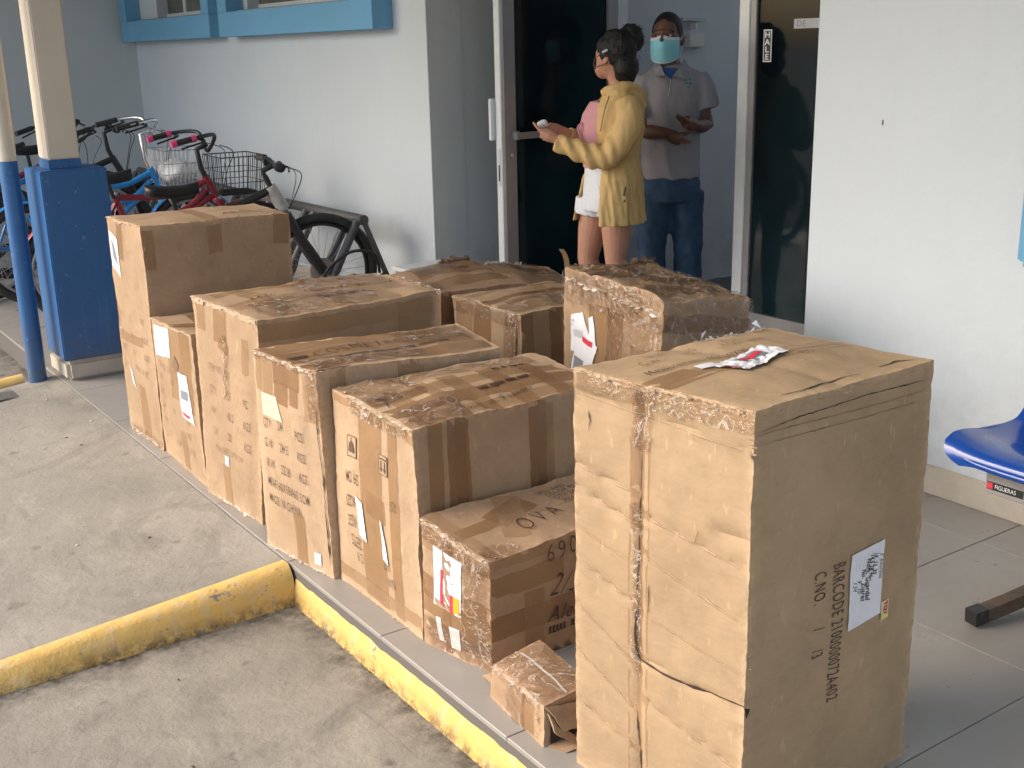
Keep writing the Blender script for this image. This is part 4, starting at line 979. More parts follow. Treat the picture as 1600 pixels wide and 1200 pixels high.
bm = bmesh.new(); box(bm, (1.40, 2.14, .004), (1.53, 2.198, .012)); bmesh.ops.subdivide_edges(bm, edges=bm.edges[:], cuts=5, use_grid_fill=True)
for v in bm.verts: v.co += noise.noise_vector(v.co * 25) * .008; v.co.z = max(v.co.z, .002)
tag(fin('loose_cardboard', bm, CB[2], None, True), 'scrap of brown cardboard on the tiles between the OVA box and the small torn box', 'cardboard scrap')

# worn, whitish crushed strips along top edges
def worn(b, F, x0, x1, wd, m=M_CORR, y=0.0):
    n = max(2, int((x1 - x0) / .09))
    for i in range(n):
        a = x0 + (x1 - x0) * i / n; c = x0 + (x1 - x0) * (i + rnd.uniform(.72, 1.0)) / n; w_ = wd * rnd.uniform(.5, 1.2)
        b.patch('worn_edge', F, a, y + .0015, c, y + w_, m, b.k(F) + .001, .008, 0, .004, .003)
# --- B9 and its neighbour, B10, B11, grey topped parcel
def hump(cx, cy, hgt, sx=.22, sy=.22):
    def f(p, F, u, v):
        if p.z > .3: p = p + Vector((0, 0, hgt * math.exp(-((p.x - cx) / sx) ** 2 - ((p.y - cy) / sy) ** 2) * (p.z - .3) / .3 + .012 * noise.noise((p.x * 8, p.y * 8, 1))))
        return p
    return f
b = Carton([(2.50, 4.60, .545), (2.48, 4.13, .540), (2.90, 4.12, .52), (2.90, 4.58, .555)], [(2.50, 4.60, 0), (2.48, 4.13, 0), (2.90, 4.12, 0), (2.90, 4.60, 0)],
           'crumpled box with a bulging taped top behind the boxes near the wall', CB[2], 14.2, amp=.010, crush=.012, bulge=(.008, .006, .01), lid=hump(2.80, 4.42, .035), res=.022)
b.tape('T', .05, .05, .4, .25, M_TAPE2, .1); b.tape('T', .0, .30, .40, .40, M_TAPE); b.tape('T', .05, .0, .25, .12, M_TAPEL); b.wrap('T', .05, .02, .3, .2, .008); b.wrap('L', .3, .0, .46, .10, .01); b.tape('N', .0, .0, .1, .4, M_TAPE2)
b.torn('T', .25, .03, .4, .03, .03, 24, 81, lift=.02, m=M_TAPE2); b.torn('T', .0, .05, .0, .46, .012, 30, 83, m=M_PAPER); b.torn('L', .3, .01, .46, .01, .012, 20, 84, m=M_PAPER)
b = Carton([(2.95, 4.55, .54), (2.95, 4.12, .50), (3.28, 4.10, .44), (3.3, 4.5, .50)], [(2.95, 4.55, 0), (2.95, 4.12, 0), (3.28, 4.10, 0), (3.3, 4.5, 0)],
           'low wrapped box behind the crumpled one just left of the glass door', CB[2], 15.2, amp=.010, crush=.014, bulge=(.008, .006, .01), lid=hump(3.02, 4.4, .02), res=.025)
b.wrap('T', .0, .0, .3, .4, .010); b.tape('T', .1, .1, .33, .2, M_TAPE2)
b.torn('T', .0, .05, .2, .03, .02, 20, 85, lift=.02, m=M_PAPER)
b = Carton([(2.52, 4.09, .531), (2.52, 3.60, .530), (3.0, 3.62, .53), (3.0, 4.07, .53)], [(2.52, 4.09, 0), (2.52, 3.60, 0), (3.0, 3.62, 0), (3.0, 4.07, 0)],
           'taped box in the middle of the back row left of the plastic wrapped box', CB[1], 16.8, amp=.006, crush=.010, bulge=(.008, .006, .018), lid=lid_dent(23, .010), creases=(('T', .0, .22, .5, .22, .02, .006),))
b.tape('L', .155, .0, .29, .52, M_TAPE2); b.tape('L', .02, .02, .15, .52, M_TAPEL); b.wrap('L', .0, .0, .48, .06, .010); b.wrap('L', .38, .02, .48, .3, .005)
b.tape('N', .0, .0, .06, .5, M_TAPEL); b.tape('N', .14, .0, .20, .5, M_TAPE); b.tape('T', .0, .20, .48, .27, M_TAPE2); b.tape('T', .05, .3, .48, .36, M_TAPEL, .1); b.tape('T', .25, .1, .31, .45, M_TAPEL, .3); b.tape('T', .02, .05, .45, .12, M_TAPEL)
b.torn('L', .0, .004, .47, .004, .010, 110, 91, m=M_PAPER); b.torn('L', .45, .06, .455, .3, .005, 20, 92, m=M_PAPER); b.scrib('T', .20, .215, .25, .035, lines=1, seed=43); b.gap('L', [(.463, .04), (.46, .2), (.464, .36)], .004); b.wrap('T', .0, .3, .45, .44, .005)
def lid11(p, F, u, v):
    if p.z > .45:
        k = (p.z - .45) / .3
        p = p + Vector((.0, .0, k * (.022 * noise.noise((p.x * 6, p.y * 6, 4)) + .012 * noise.noise((p.x * 16, p.y * 16, 5)))))
        e = max(0, 1 - abs(p.y - 2.75) / .10); p = p + Vector((.02 * e * k, .0, -.012 * e * k))
    return p
b = Carton([(2.551, 3.361, .745), (2.475, 2.75, .745), (2.86, 2.74, .685), (2.93, 3.33, .715)], [(2.54, 3.36, 0), (2.47, 2.76, 0), (2.84, 2.74, 0), (2.9, 3.33, 0)],
           'plastic wrapped box with crumpled shiny top and white shipping papers behind the largest box', CB[0], 18.8, amp=.008, crush=.014, bulge=(.010, .008, .012), lid=lid11, res=.018, crush_w=.05)
b.tape('L', .19, .10, .33, .50, M_TAPE); b.tape('L', .30, .10, .40, .35, M_TAPE, .05); b.tape('T', .0, .1, .3, .25, M_TAPE2); b.tape('T', .1, .3, .38, .42, M_TAPE2, .2); b.tape('N', .0, .06, .39, .12, M_TAPE2, .08); b.tape('L', .45, .2, .6, .26, M_TAPEL); b.tape('T', .02, .45, .34, .55, M_TAPE)
lb = b.patch('address_label', 'L', 0, 0, 1, 1, M_PAPER, .006, .02, corner=((.055, .165), (.15, .14), (.24, .29), (.055, .30))); b.text('L', '||||||||||||', .08, .235, .03, M_BLACKP, -.1, .55, parent=lb, off=.009); b.text('L', 'ORDER\nNO. 1', .06, .19, .014, M_BLACKP, -.1, parent=lb, off=.009)
b.patch('white_label', 'L', 0, 0, 1, 1, M_PAPER, .007, .02, corner=((.19, .15), (.215, .14), (.25, .27), (.20, .27)))
lb = b.patch('shipping_label', 'L', 0, 0, 1, 1, M_PAPER, .0085, .02, corner=((.10, .25), (.255, .245), (.20, .40), (.06, .38))); b.patch('label_picture', 'L', 0, 0, 1, 1, M_GREYP, .0105, .02, corner=((.09, .31), (.17, .315), (.15, .37), (.085, .36)), parent=lb); b.patch('label_stripe', 'L', 0, 0, 1, 1, M_REDP, .0105, .02, corner=((.155, .225), (.225, .235), (.225, .255), (.155, .245)), parent=lb)
b.wrap('L', .0, .0, .61, .12, .016); b.wrap('L', .30, .08, .61, .40, .010); b.wrap('N', .0, .0, .39, .35, .012); b.wrap('T', .0, .0, .38, .6, .012); b.wrap('L', .05, .0, .5, .08, .022)
b.torn('L', .02, .03, .58, .06, .022, 110, 101, m=M_PAPER, lift=.012); b.torn('T', .0, .3, .38, .34, .012, 30, 102); b.torn('T', .25, .02, .38, .02, .03, 20, 103, lift=.03, m=M_TAPE)
bm = bmesh.new(); p0 = Vector((2.556, 3.35, .76)) - b.c; wv = Vector((.006, -.008, 0)); pr = None
for i, (dx, dz) in enumerate(((0, -.02), (-.002, .01), (-.006, .03), (-.012, .045), (-.016, .052))):
    c_ = p0 + Vector((dx, -dx, dz)); cur = [bm.verts.new(c_ - wv), bm.verts.new(c_ + wv)]
    if pr: bm.faces.new((pr[0], pr[1], cur[1], cur[0]))
    pr = cur
fin('loose_strap', bm, M_TAPE, b.o, recalc=False)
gp = empty('grey_parcel', 'flat grey topped parcel behind the back row beside the bicycle wheel', 'parcel')
boxo('parcel_body', (2.76, 4.85, 0), (3.04, 5.02, .475), CB[2], gp, .004)
boxo('parcel_lid', (2.75, 4.84, .4753), (3.05, 5.03, .495), M_WALLG, gp, .003)

C_ = CARTONS   # order: largest, far tall, low, tall, 24 pcs, upside down, OVA, small, crumpled, low wrapped, middle, wrapped
CW = [(C_[0], 'L', .0, .42, .012), (C_[1], 'L', .0, .38, .009), (C_[3], 'L', .0, .43, .016), (C_[4], 'L', .0, .36, .016), (C_[5], 'L', .12, .47, .014), (C_[6], 'L', .0, .24, .014), (C_[10], 'L', .0, .47, .016), (C_[8], 'L', .2, .46, .012), (C_[2], 'L', 0, .47, .006)]
for b_, F, x0, x1, wd in CW: worn(b_, F, x0, x1, wd)
# ------------------------------------------------------------------ bicycles
def bike(label, hub, ang, r, hb_z, frame_m, fork_m, rim_m, style, scale=1.0, basket=None, grip_m=None, bar_m=None, head_m=None, wb=1.0, bag=False, bikelean=0.0, saddle_z=.85):
    o = empty('bicycle', label, 'bicycle', 'bicycles parked at the rack', (hub[0], hub[1], 0)); o.rotation_euler = (bikelean, 0, ang)
    def wheel(x, steer=0):
        wm = bpy.data.objects.new('wheel', None)
        bm = bmesh.new(); pts = [(x + (r - .026) * math.cos(t * math.pi / 24), 0, r + (r - .026) * math.sin(t * math.pi / 24)) for t in range(48)]
        tube(bm, pts, .026 if style != 'slim' else .02, 12, closed=True); ty = fin('wheel', bm, M_RUB, o, True)
        bm = bmesh.new(); pts = [(x + (r - .062) * math.cos(t * math.pi / 24), 0, r + (r - .062) * math.sin(t * math.pi / 24)) for t in range(48)]
        tube(bm, pts, (.012, .008), 8, closed=True) if False else tube(bm, pts, .011, 8, closed=True); fin('rim', bm, rim_m, ty, True)
        bm = bmesh.new()
        for k in range(28):
            a = k * 2 * math.pi / 28; s_ = 1 if k % 2 else -1; a2 = a + (.5 if (k // 2) % 2 else -.5)
            tube(bm, [(x + .02 * math.cos(a2), s_ * .028, r + .02 * math.sin(a2)), (x + (r - .065) * math.cos(a), 0, r + (r - .065) * math.sin(a))], .0017, 4)
        fin('spokes', bm, M_STEEL, ty)
        bm = bmesh.new(); tube(bm, [(x, -.05, r), (x, -.03, r), (x, .03, r), (x, .05, r)], [.008, .02, .02, .008], 10)
        if style == 'mtb': tube(bm, [(x, -.035, r), (x, -.032, r)], .075, 20)
        fin('hub', bm, M_STEEL, ty, True, R(40)); return ty
    wheel(0); wheel(-wb)
    hx0, hz0 = -.20 * (r / .33), r + .36; hx1, hz1 = hx0 - .06, hz0 + .13       # head tube bottom, top
    bbx, bbz = -wb + .42, r - .04; sx, sz = bbx - .17, r + (.40 if style != 'mtb' else .27)
    f = []
    if style == 'cruiser':
        f += [smoothpts([(hx1, 0, hz1 - .03), (-.45, 0, hz1 - .10), (sx + .02, 0, sz)], 6), smoothpts([(hx0, 0, hz0 + .02), (-.42, 0, hz0 - .12), (bbx, 0, bbz)], 6), [(bbx, 0, bbz), (sx, 0, sz)]]
        f += [smoothpts([(hx1, 0, hz1 - .08), (-.42, 0, hz1 - .2), (sx, 0, sz - .12)], 6)]
    else:
        f += [[(hx1, 0, hz1 - .02), (sx, 0, sz)], [(hx0, 0, hz0 + .02), (bbx, 0, bbz)], [(bbx, 0, bbz), (sx, 0, sz)]]
    for p in f: tubeo('frame_tube', p, .019 if style != 'mtb' else .022, frame_m, o, 12)
    for sgn in (-1, 1):
        tubeo('seat_stay', [(sx, sgn * .015, sz - .03), (-wb, sgn * .055, r)], .009, frame_m, o); tubeo('chain_stay', [(bbx, sgn * .02, bbz), (-wb, sgn * .055, r)], .010, frame_m, o)
    tubeo('head_tube', [(hx0 + .005, 0, hz0), (hx1, 0, hz1)], [.036, .033] if head_m else .024, head_m or frame_m, o, 16)
    for sgn in (-1, 1):
        fr = .027 if style == 'mtb' else .011
        tubeo('fork_blade', smoothpts([(hx0 + .01, sgn * .05, hz0 - .02), (hx0 + .09, sgn * .052, hz0 - .18), (0, sgn * .052, r)], 4), [fr] * 5 + [fr * 1.15] * 4 if style == 'mtb' else fr, fork_m, o, 12)
    tubeo('fork_crown', [(hx0 + .012, -.065, hz0 - .03), (hx0 + .012, .065, hz0 - .03)], .020, fork_m, o, 12)
    st = (hx1 - .035, 0, hb_z - .03); tubeo('stem', [(hx1, 0, hz1), (hx1 - .02, 0, hz1 + .05), st, (hx1 + .03, 0, hb_z)], .016, M_BIKEK if not bar_m else bar_m, o, 12)
    bx0 = hx1 + .03
    bar = bar_m or M_BIKEK
    if style == 'mtb':
        pts = smoothpts([(bx0 - .03, -.31, hb_z + .02), (bx0, -.14, hb_z + .02), (bx0, -.05, hb_z), (bx0, .05, hb_z), (bx0, .14, hb_z + .02), (bx0 - .03, .31, hb_z + .02)], 5)
        gl = ((-.31, -.20), (.20, .31))
    else:
        pts = smoothpts([(bx0 - .26, -.27, hb_z + .03), (bx0 - .12, -.27, hb_z + .06), (bx0 - .0, -.17, hb_z + .10 - .04), (bx0, -.04, hb_z - .03), (bx0, .04, hb_z - .03), (bx0, .17, hb_z + .06), (bx0 - .12, .27, hb_z + .06), (bx0 - .26, .27, hb_z + .03)], 6)
    tubeo('handlebar', pts, .012, bar, o, 10)
    for sgn in (-1, 1):
        if style == 'mtb': a, c = (bx0 - .008, sgn * .20, hb_z + .02), (bx0 - .032, sgn * .325, hb_z + .02)
        else: a, c = (bx0 - .14, sgn * .272, hb_z + .056), (bx0 - .28, sgn * .27, hb_z + .028)
        gm = grip_m or M_RUB
        gr = tubeo('grip', [a, c], .0175, M_RUB, o, 10)
        if grip_m:
            for q in (0, 1):
                pa, pc = Vector(a), Vector(c); tubeo('grip_end', [pa.lerp(pc, (0, .82)[q]), pa.lerp(pc, (.2, 1.04)[q])], .021, grip_m, gr, 10)
        tubeo('brake_lever', smoothpts([(a[0] + .02, a[1] * .92, a[2] - .01), (a[0] + .045, a[1] * 1.05, a[2] - .02), (c[0] + .05, c[1] * 1.0, c[2] - .03)], 4), .006, M_BIKEK, o, 6)
        if style == 'mtb': tubeo('shifter', [(bx0 - .005, sgn * .15, hb_z + .0), (bx0 + .0, sgn * .20, hb_z + .0)], .026, M_BIKEK, o, 12)
        tubeo('brake_cable', smoothpts([(bx0 + .03, sgn * .15, hb_z), (bx0 + .13, sgn * .09, hb_z - .05), (bx0 + .10, sgn * .03, hb_z - .17), (hx0 + .03, sgn * .02, hz0 - .0)], 6), .0028, M_BIKEK, o, 6)
    # saddle
    tubeo('seat_post', [(sx, 0, sz - .02), (sx - .03, 0, saddle_z - .03)], .013, M_BIKEK, o)
    bm = bmesh.new(); rings = []
    for i in range(13):
        t = i / 12; x = sx - .17 + .28 * t; hw = .075 * (1 - t) ** .7 + .018 if t > .12 else .05 + .35 * t; z = saddle_z + .018 * (2 * t - 1) ** 2
        rings.append([bm.verts.new((x, hw * math.cos(q), z + (.028 * math.sin(q) if math.sin(q) > 0 else .04 * math.sin(q)))) for q in [k * math.pi / 6 for k in range(12)]])
    for i in range(12):
        for k in range(12): bm.faces.new((rings[i][k], rings[i][(k + 1) % 12], rings[i + 1][(k + 1) % 12], rings[i + 1][k]))
    bm.faces.new(rings[0]); bm.faces.new(rings[-1][::-1]); fin('saddle', bm, M_BLK, o, True, R(60))
    # crank
    bm = bmesh.new(); tube(bm, [(bbx, -.055, bbz), (bbx, -.05, bbz)], .085, 24); fin('chainring', bm, M_STEEL, o)
    tubeo('crank', [(bbx, -.06, bbz), (bbx + .12, -.07, bbz - .11)], .010, M_BIKEK, o); tubeo('crank', [(bbx, .06, bbz), (bbx - .12, .07, bbz + .11)], .010, M_BIKEK, o)
    for sgn in (-1, 1): boxo('pedal', (bbx - sgn * -.12 - .045 if sgn < 0 else bbx - .12 - .045, sgn * .08 - (.08 if sgn < 0 else 0), bbz + sgn * .11 - .012), ((bbx - sgn * -.12 if sgn < 0 else bbx - .12) + .045, sgn * .08 + (.08 if sgn > 0 else 0), bbz + sgn * .11 + .012), M_BLK, o)
    if style == 'cruiser':
        for x in (0, -wb):
            bm = bmesh.new(); a0, a1 = (.15, .95) if x == 0 else (.1, 1.05)
            prev = None
            for k in range(19):
                a = math.pi * (a0 + (a1 - a0) * k / 18); R_ = r + .022
                cur = [bm.verts.new((x + (R_ - .012 * abs(q)) * math.cos(a), q * .03, r + (R_ - .012 * abs(q)) * math.sin(a))) for q in (-1, -.4, .4, 1)]
                if prev:
                    for q in range(3): bm.faces.new((prev[q], prev[q + 1], cur[q + 1], cur[q]))
                prev = cur
            fin('mudguard', bm, frame_m, o, True)
    if basket:
        x0, x1 = hx1 + .05, hx1 + .31; y = .16; z0, z1 = hz1 - .11, hz1 + .115
        bm = bmesh.new(); wr = .0022
        def ring(z, g, r_=wr): tube(bm, [(x0, -y - g, z), (x1 + g, -y - g, z), (x1 + g, y + g, z), (x0, y + g, z)], r_, 6, closed=True)
        for z, g in ((z0, 0), (z0 + .07, .01), (z0 + .14, .018), (z1, .025)): ring(z, g, .0035 if z == z1 else wr)
        for k in range(11):
            t = k / 10; X = x0 + (x1 - x0) * t
            for sgn in (-1, 1): tube(bm, [(X, sgn * y, z0), (X + .025 * t, sgn * (y + .025), z1)], wr, 5)
            Y = -y + 2 * y * t
            tube(bm, [(x1, Y, z0), (x1 + .025, Y * 1.14, z1)], wr, 5); tube(bm, [(x0, Y, z0), (x0, Y * 1.14, z1)], wr, 5)
            tube(bm, [(x0, Y, z0), (x1, Y, z0)], wr, 5)
        fin('basket', bm, basket, o)
        if bag:
            bm = bmesh.new(); ellipsoid(bm, ((x0 + x1) / 2, 0, z0 + .075), .13, .14, .075, fn=lambda q, p: q + noise.noise_vector(q * 12) * .03); fin('plastic_bag', bm, M_BAG, o, True)
    return o
bike('white and black mountain bike nearest the wall with its wheel in the rack', (2.84, 6.03), R(-13), .325, .93, M_BIKEK, M_BIKEK, M_BIKEK, 'mtb', head_m=M_BIKEW, wb=1.0, saddle_z=.82)
bike('dark red cruiser bicycle with pink tipped grips and black wire basket', (2.80, 6.95), R(-4), .32, 1.00, M_BIKER, M_BIKER, M_STEEL, 'cruiser', basket=M_BIKEK, grip_m=M_PINK, wb=1.05, saddle_z=.84)
bike('blue bicycle with high chrome handlebar and silver wire basket', (2.72, 7.75), R(-3), .32, 1.06, M_BIKEB, M_CHROME, M_STEEL, 'cruiser', basket=M_STEEL, bar_m=M_CHROME, wb=1.05, bag=True, saddle_z=.80)
bike('black mountain bike parked behind the square pillar', (2.78, 8.75), R(-8), .33, 1.02, M_BIKEK, M_BIKEK, M_BIKEK, 'mtb', wb=1.05, saddle_z=.9)
bike('bright blue bicycle seen between the pole and the left edge', (2.42, 8.60), R(28), .33, 1.0, M_BIKEB, M_BIKEB, M_STEEL, 'slim', wb=1.05, saddle_z=.95)
bike('red and black bicycle farthest to the left behind the round pole', (2.62, 9.55), R(10), .33, 1.04, M_BIKER, M_BIKEK, M_STEEL, 'mtb', wb=1.05, saddle_z=1.0)
# rack
rk = empty('bicycle_rack', 'grey steel tube bicycle rack in front of the pale wall', 'bicycle rack')
tubeo('top_rail', [(3.06, 5.90, .60), (3.06, 9.9, .60)], .030, M_RACK, rk, 14)
for i in range(8):
    for dy in (0.05, .17):
        y = 5.90 + .55 * i + dy
        tubeo('slanted_bar', [(3.04, y, .59), (2.72, y, .02)], .024, M_RACK, rk, 12)
for y in (5.91, 9.88): tubeo('rear_leg', [(3.06, y, .60), (3.29, y, .02)], .016, M_RACK, rk, 10)
tubeo('foot_rail', [(2.72, 5.88, .03), (2.72, 9.9, .03)], .022, M_RACK, rk, 12)
ck = empty('cable_lock', 'black cable lock looped through the nearest bicycle wheel', 'lock')
tubeo('cable', smoothpts([(3.12, 5.86, .30), (3.06, 5.80, .42), (2.93, 5.84, .44), (2.80, 5.90, .33), (2.86, 5.90, .26), (3.00, 5.86, .25), (3.10, 5.84, .26)], 8), .0085, M_BLK, ck)
tubeo('lock_barrel', [(3.09, 5.83, .262), (3.16, 5.85, .29)], .020, M_BLK, ck)

# ------------------------------------------------------------------ waiting chair at right
ch = empty('waiting_chair', 'blue plastic shell seat on a grey beam at the right edge', 'chair')
bm = bmesh.new(); NY, NX = 16, 30; rows = []
prof = smoothpts([(2.700, 0, .408), (2.712, 0, .432), (2.78, 0, .437), (2.90, 0, .418), (3.02, 0, .420), (3.10, 0, .452), (3.155, 0, .54), (3.185, 0, .66), (3.205, 0, .80), (3.215, 0, .84)], 4)
yc, hw = 1.60, .235
for i, p in enumerate(prof):
    t = i / (len(prof) - 1); row = []
    for j in range(NY + 1):
        v = 2 * j / NY - 1
        side = abs(v) ** 3
        wdt = hw * (1 - .10 * max(0, t - .55) / .45 * 1) * (1 - .25 * max(0, 1 - t * 9) ** 2)
        sm = max(0, min(1, (t - .35) / .3)); sm = sm * sm * (3 - 2 * sm); lift = side * .026 * (1 - sm); fwd = side * .045 * sm
        row.append(bm.verts.new((p.x - fwd - (.0), yc - v * wdt, p.z + lift * min(1, t * 6) - (side * .012 if t < .1 else 0))))
    rows.append(row)
for i in range(len(rows) - 1):
    for j in range(NY): bm.faces.new((rows[i][j], rows[i][j + 1], rows[i + 1][j + 1], rows[i + 1][j]))
bmesh.ops.recalc_face_normals(bm, faces=bm.faces)
r_ = bmesh.ops.solidify(bm, geom=bm.faces[:], thickness=.007)
fin('seat_shell', bm, M_SEAT, ch, True, R(60))
bm = bmesh.new(); tube(bm, smoothpts([(2.98, yc + hw - .002, .435), (2.80, yc + hw - .004, .447), (2.725, yc + hw - .03, .428), (2.700, yc + .12, .412), (2.700, yc - .12, .412), (2.725, yc - hw + .03, .428)], 6), .011, 10); fin('seat_rim', bm, M_SEAT, ch, True)
boxo('support_beam', (2.76, -.6, .315), (2.82, 1.735, .378), M_BEAM, ch, .004)
bl = boxo('beam_label', (2.7585, 1.62, .330), (2.7596, 1.728, .352), M_BLK, ch); boxo('label_logo', (2.7572, 1.710, .3325), (2.7584, 1.7265, .3495), M_REDP, bl)
me = text_mesh('FIGUERAS', .017, .85)
for v in me.vertices: v.co = Vector((2.7574, 1.704 - v.co.x, .336 + v.co.y))
link('label_text', me, M_PAPER, bl)
tubeo('foot_bar', [(2.612, 1.632, .026), (2.74, 1.610, .040), (2.87, 1.595, .052), (3.0, 1.585, .052), (3.2, 1.57, .028)], .027, M_RUST, ch, 4)
tubeo('foot_cap', [(2.596, 1.636, .027), (2.640, 1.628, .030)], .0285, M_BLK, ch, 4)
tubeo('leg_post', [(2.87, 1.60, .08), (2.80, 1.60, .33)], .024, M_RUST, ch, 10)

# ------------------------------------------------------------------ people
HD = Vector((math.sin(YAW), math.cos(YAW), 0)); US = Vector((math.cos(YAW), -math.sin(YAW), 0)); ZZ = Vector((0, 0, 1))
def A(px, py, D):
    d = rr * ((px - 800) / FPX) - uu * ((py - 600) / FPX) + fw
    return Vector((0, 0, CAMZ)) + d * (D / d.dot(HD))
DW = 6.02
def W(px, py, dd=0.0): return A(px, py, DW + dd)
def ground_of(p, dx=0, dd=0, z=.08): return Vector((p.x, p.y, z)) + US * dx + HD * dd
def ringloft(bm, rings, seg=28, cap=True, arc=None):
    """rings: (center, ra, rb [, axisX, axisY]) horizontal ellipses along US / HD"""
    R_ = []
    for rg in rings:
        c, ra, rb = rg[:3]; X = rg[3] if len(rg) > 3 else US; Y = rg[4] if len(rg) > 4 else HD
        R_.append([bm.verts.new(c + X * (math.cos(2 * math.pi * k / seg) * ra) + Y * (math.sin(2 * math.pi * k / seg) * rb)) for k in range(seg)])
    for i in range(len(R_) - 1):
        for k in range(seg): bm.faces.new((R_[i][k], R_[i][(k + 1) % seg], R_[i + 1][(k + 1) % seg], R_[i + 1][k]))
    if cap: bm.faces.new(R_[0][::-1]); bm.faces.new(R_[-1])
def hand(bm, wrist, dirv, palm_n, L=.175, curl=.5, spread=.016, thumb=1):
    dirv = dirv.normalized(); n = (palm_n - dirv * palm_n.dot(dirv)).normalized(); side = dirv.cross(n).normalized()
    k = L / .18
    tube(bm, [wrist - dirv * .02, wrist + dirv * .01, wrist + dirv * .05 * k, wrist + dirv * .095 * k], [.024 * k, .028 * k, .036 * k, .032 * k], 12)
    for i, (off, ln) in enumerate(((-1.5, .068), (-.5, .078), (.5, .074), (1.5, .058))):
        b0 = wrist + dirv * (.085 * k) + side * (off * spread); p = b0.copy(); pts = [p - dirv * .025, p]; d = dirv.copy() + side * off * .05
        for s_ in range(3):
            d = (d + n * curl * (.35 + .2 * i / 3)).normalized(); p = p + d * (ln * k * (.42, .32, .26)[s_]); pts.append(p)
        tube(bm, pts, [.0095 * k, .0095 * k, .009 * k, .008 * k, .0065 * k], 8)
    b0 = wrist + dirv * .03 * k - side * thumb * .022; d = (dirv * .7 - side * thumb * .8 + n * .3).normalized()
    tube(bm, [b0, b0 + d * .035 * k, b0 + d * .035 * k + (d + dirv * .8 + n * .4).normalized() * .032 * k, b0 + d * .05 * k + (dirv + n * .6).normalized() * .045 * k], [.014 * k, .012 * k, .010 * k, .008 * k], 8)

# ---- woman
wo = empty('person', 'woman in a mustard hooded jacket and white shorts gesturing with both hands', 'person', None, (0, 0, 0))
FD = (-US * .80 + HD * .60).normalized()        # head facing
SDv = FD.cross(ZZ)                              # her right.. lateral axis
hc = W(958, 88)                                 # head centre
bm = bmesh.new()
def headfn(q, p):
    l = q - hc; f = l.dot(FD)
    if f > 0 and p[2] < .1: q = q - FD * .0 
    if p[2] < -.2: q = q - SDv * (l.dot(SDv) * .22 * (-p[2])) + FD * (.012 if f > 0 else -.0)
    return q
ellipsoid(bm, hc, .092, .074, .112, FD, SDv, ZZ, 24, 16, headfn)
ellipsoid(bm, hc + FD * .055 - ZZ * .055, .045, .05, .055, FD, SDv, ZZ, 16, 10)
tube(bm, [hc + FD * .085 + ZZ * .012, hc + FD * .105 - ZZ * .018, hc + FD * .088 - ZZ * .028], [.008, .012, .011], 8)
for sg in (-1, 1): ellipsoid(bm, hc + SDv * sg * .074 - ZZ * .01 - FD * .004, .017, .008, .030, (FD + ZZ * .2).normalized(), SDv, (ZZ - FD * .2).normalized(), 12, 8)
nk = W(968, 128); tube(bm, [hc - FD * .02 - ZZ * .05, W(964, 120), nk, W(970, 150)], [.052, .050, .055, .075], 16)
ringloft(bm, [(W(968, 148), .06, .09), (W(962, 165), .10, .13), (W(955, 200), .112, .13), (W(955, 240), .10, .125), (W(957, 275), .12, .155), (W(957, 305), .125, .165), (W(955, 325), .11, .155)])
kn, kf = W(962, 405, -.07), W(919, 403, .10)
for hipx, kneep, dd in ((W(964, 315, -.075), kn, -.075), (W(932, 315, .08), kf, .08)):
    an = ground_of(kneep, .02, 0, .09); cf = kneep.lerp(an, .35) + US * .012
    tube(bm, [hipx, hipx.lerp(kneep, .5), kneep, cf, kneep.lerp(an, .8), an, an - ZZ * .05], [.080, .076, .056, .056, .040, .036, .04], 18)
    ft = ground_of(kneep, .02, 0, .035); tube(bm, [ft + US * .04, ft - US * .05, ft - US * .16], [(.035, .035), (.042, .032), (.03, .02)], 12)
# arms
sh = W(978, 170, -.13); el = W(948, 243, -.19); wr_ = W(872, 218, -.13)
tube(bm, [sh, sh.lerp(el, .5), el, el.lerp(wr_, .4), wr_], [.040, .036, .032, .032, .026], 14)
sh2 = W(945, 165, .15); el2 = W(925, 235, .16); wr2 = W(880, 205, .05)
tube(bm, [sh2, sh2.lerp(el2, .5), el2, el2.lerp(wr2, .4), wr2], [.048, .043, .036, .034, .025], 14)
hand(bm, wr_, W(840, 203, -.11) - wr_, ZZ + HD * .3, .17, .45, thumb=-1)
hand(bm, wr2, W(846, 198, .0) - wr2, -ZZ * .6 - HD * .6, .165, .35, thumb=1)
remeshed('body', bm, M_SKIN, wo, .0055, 2)
# hair
bm = bmesh.new()
hf = lambda q, p: q + noise.noise_vector(q * 28) * .010
ellipsoid(bm, hc - FD * .022 + ZZ * .034, .104, .088, .100, FD, SDv, ZZ, 26, 16, hf)
ellipsoid(bm, hc - FD * .075 - ZZ * .055, .062, .068, .085, FD, SDv, ZZ, 20, 14, hf)
ellipsoid(bm, W(988, 58), .058, .06, .070, (US + ZZ * .5).normalized(), HD, (ZZ - US * .5).normalized(), 18, 12, lambda q, p: q + noise.noise_vector(q * 40) * .016)
for k in range(16):
    b0 = W(975 + rnd.uniform(-22, 14), 66 + rnd.uniform(-6, 20), rnd.uniform(-.06, .06)); tube(bm, smoothpts([b0, b0 + ZZ * rnd.uniform(.0, .04) + US * rnd.uniform(-.03, .04), b0 + ZZ * rnd.uniform(.01, .055) + US * rnd.uniform(-.05, .06)], 3), .006, 5)
hr = remeshed('hair', bm, M_HAIR, wo, .006, 1)
bm = bmesh.new()
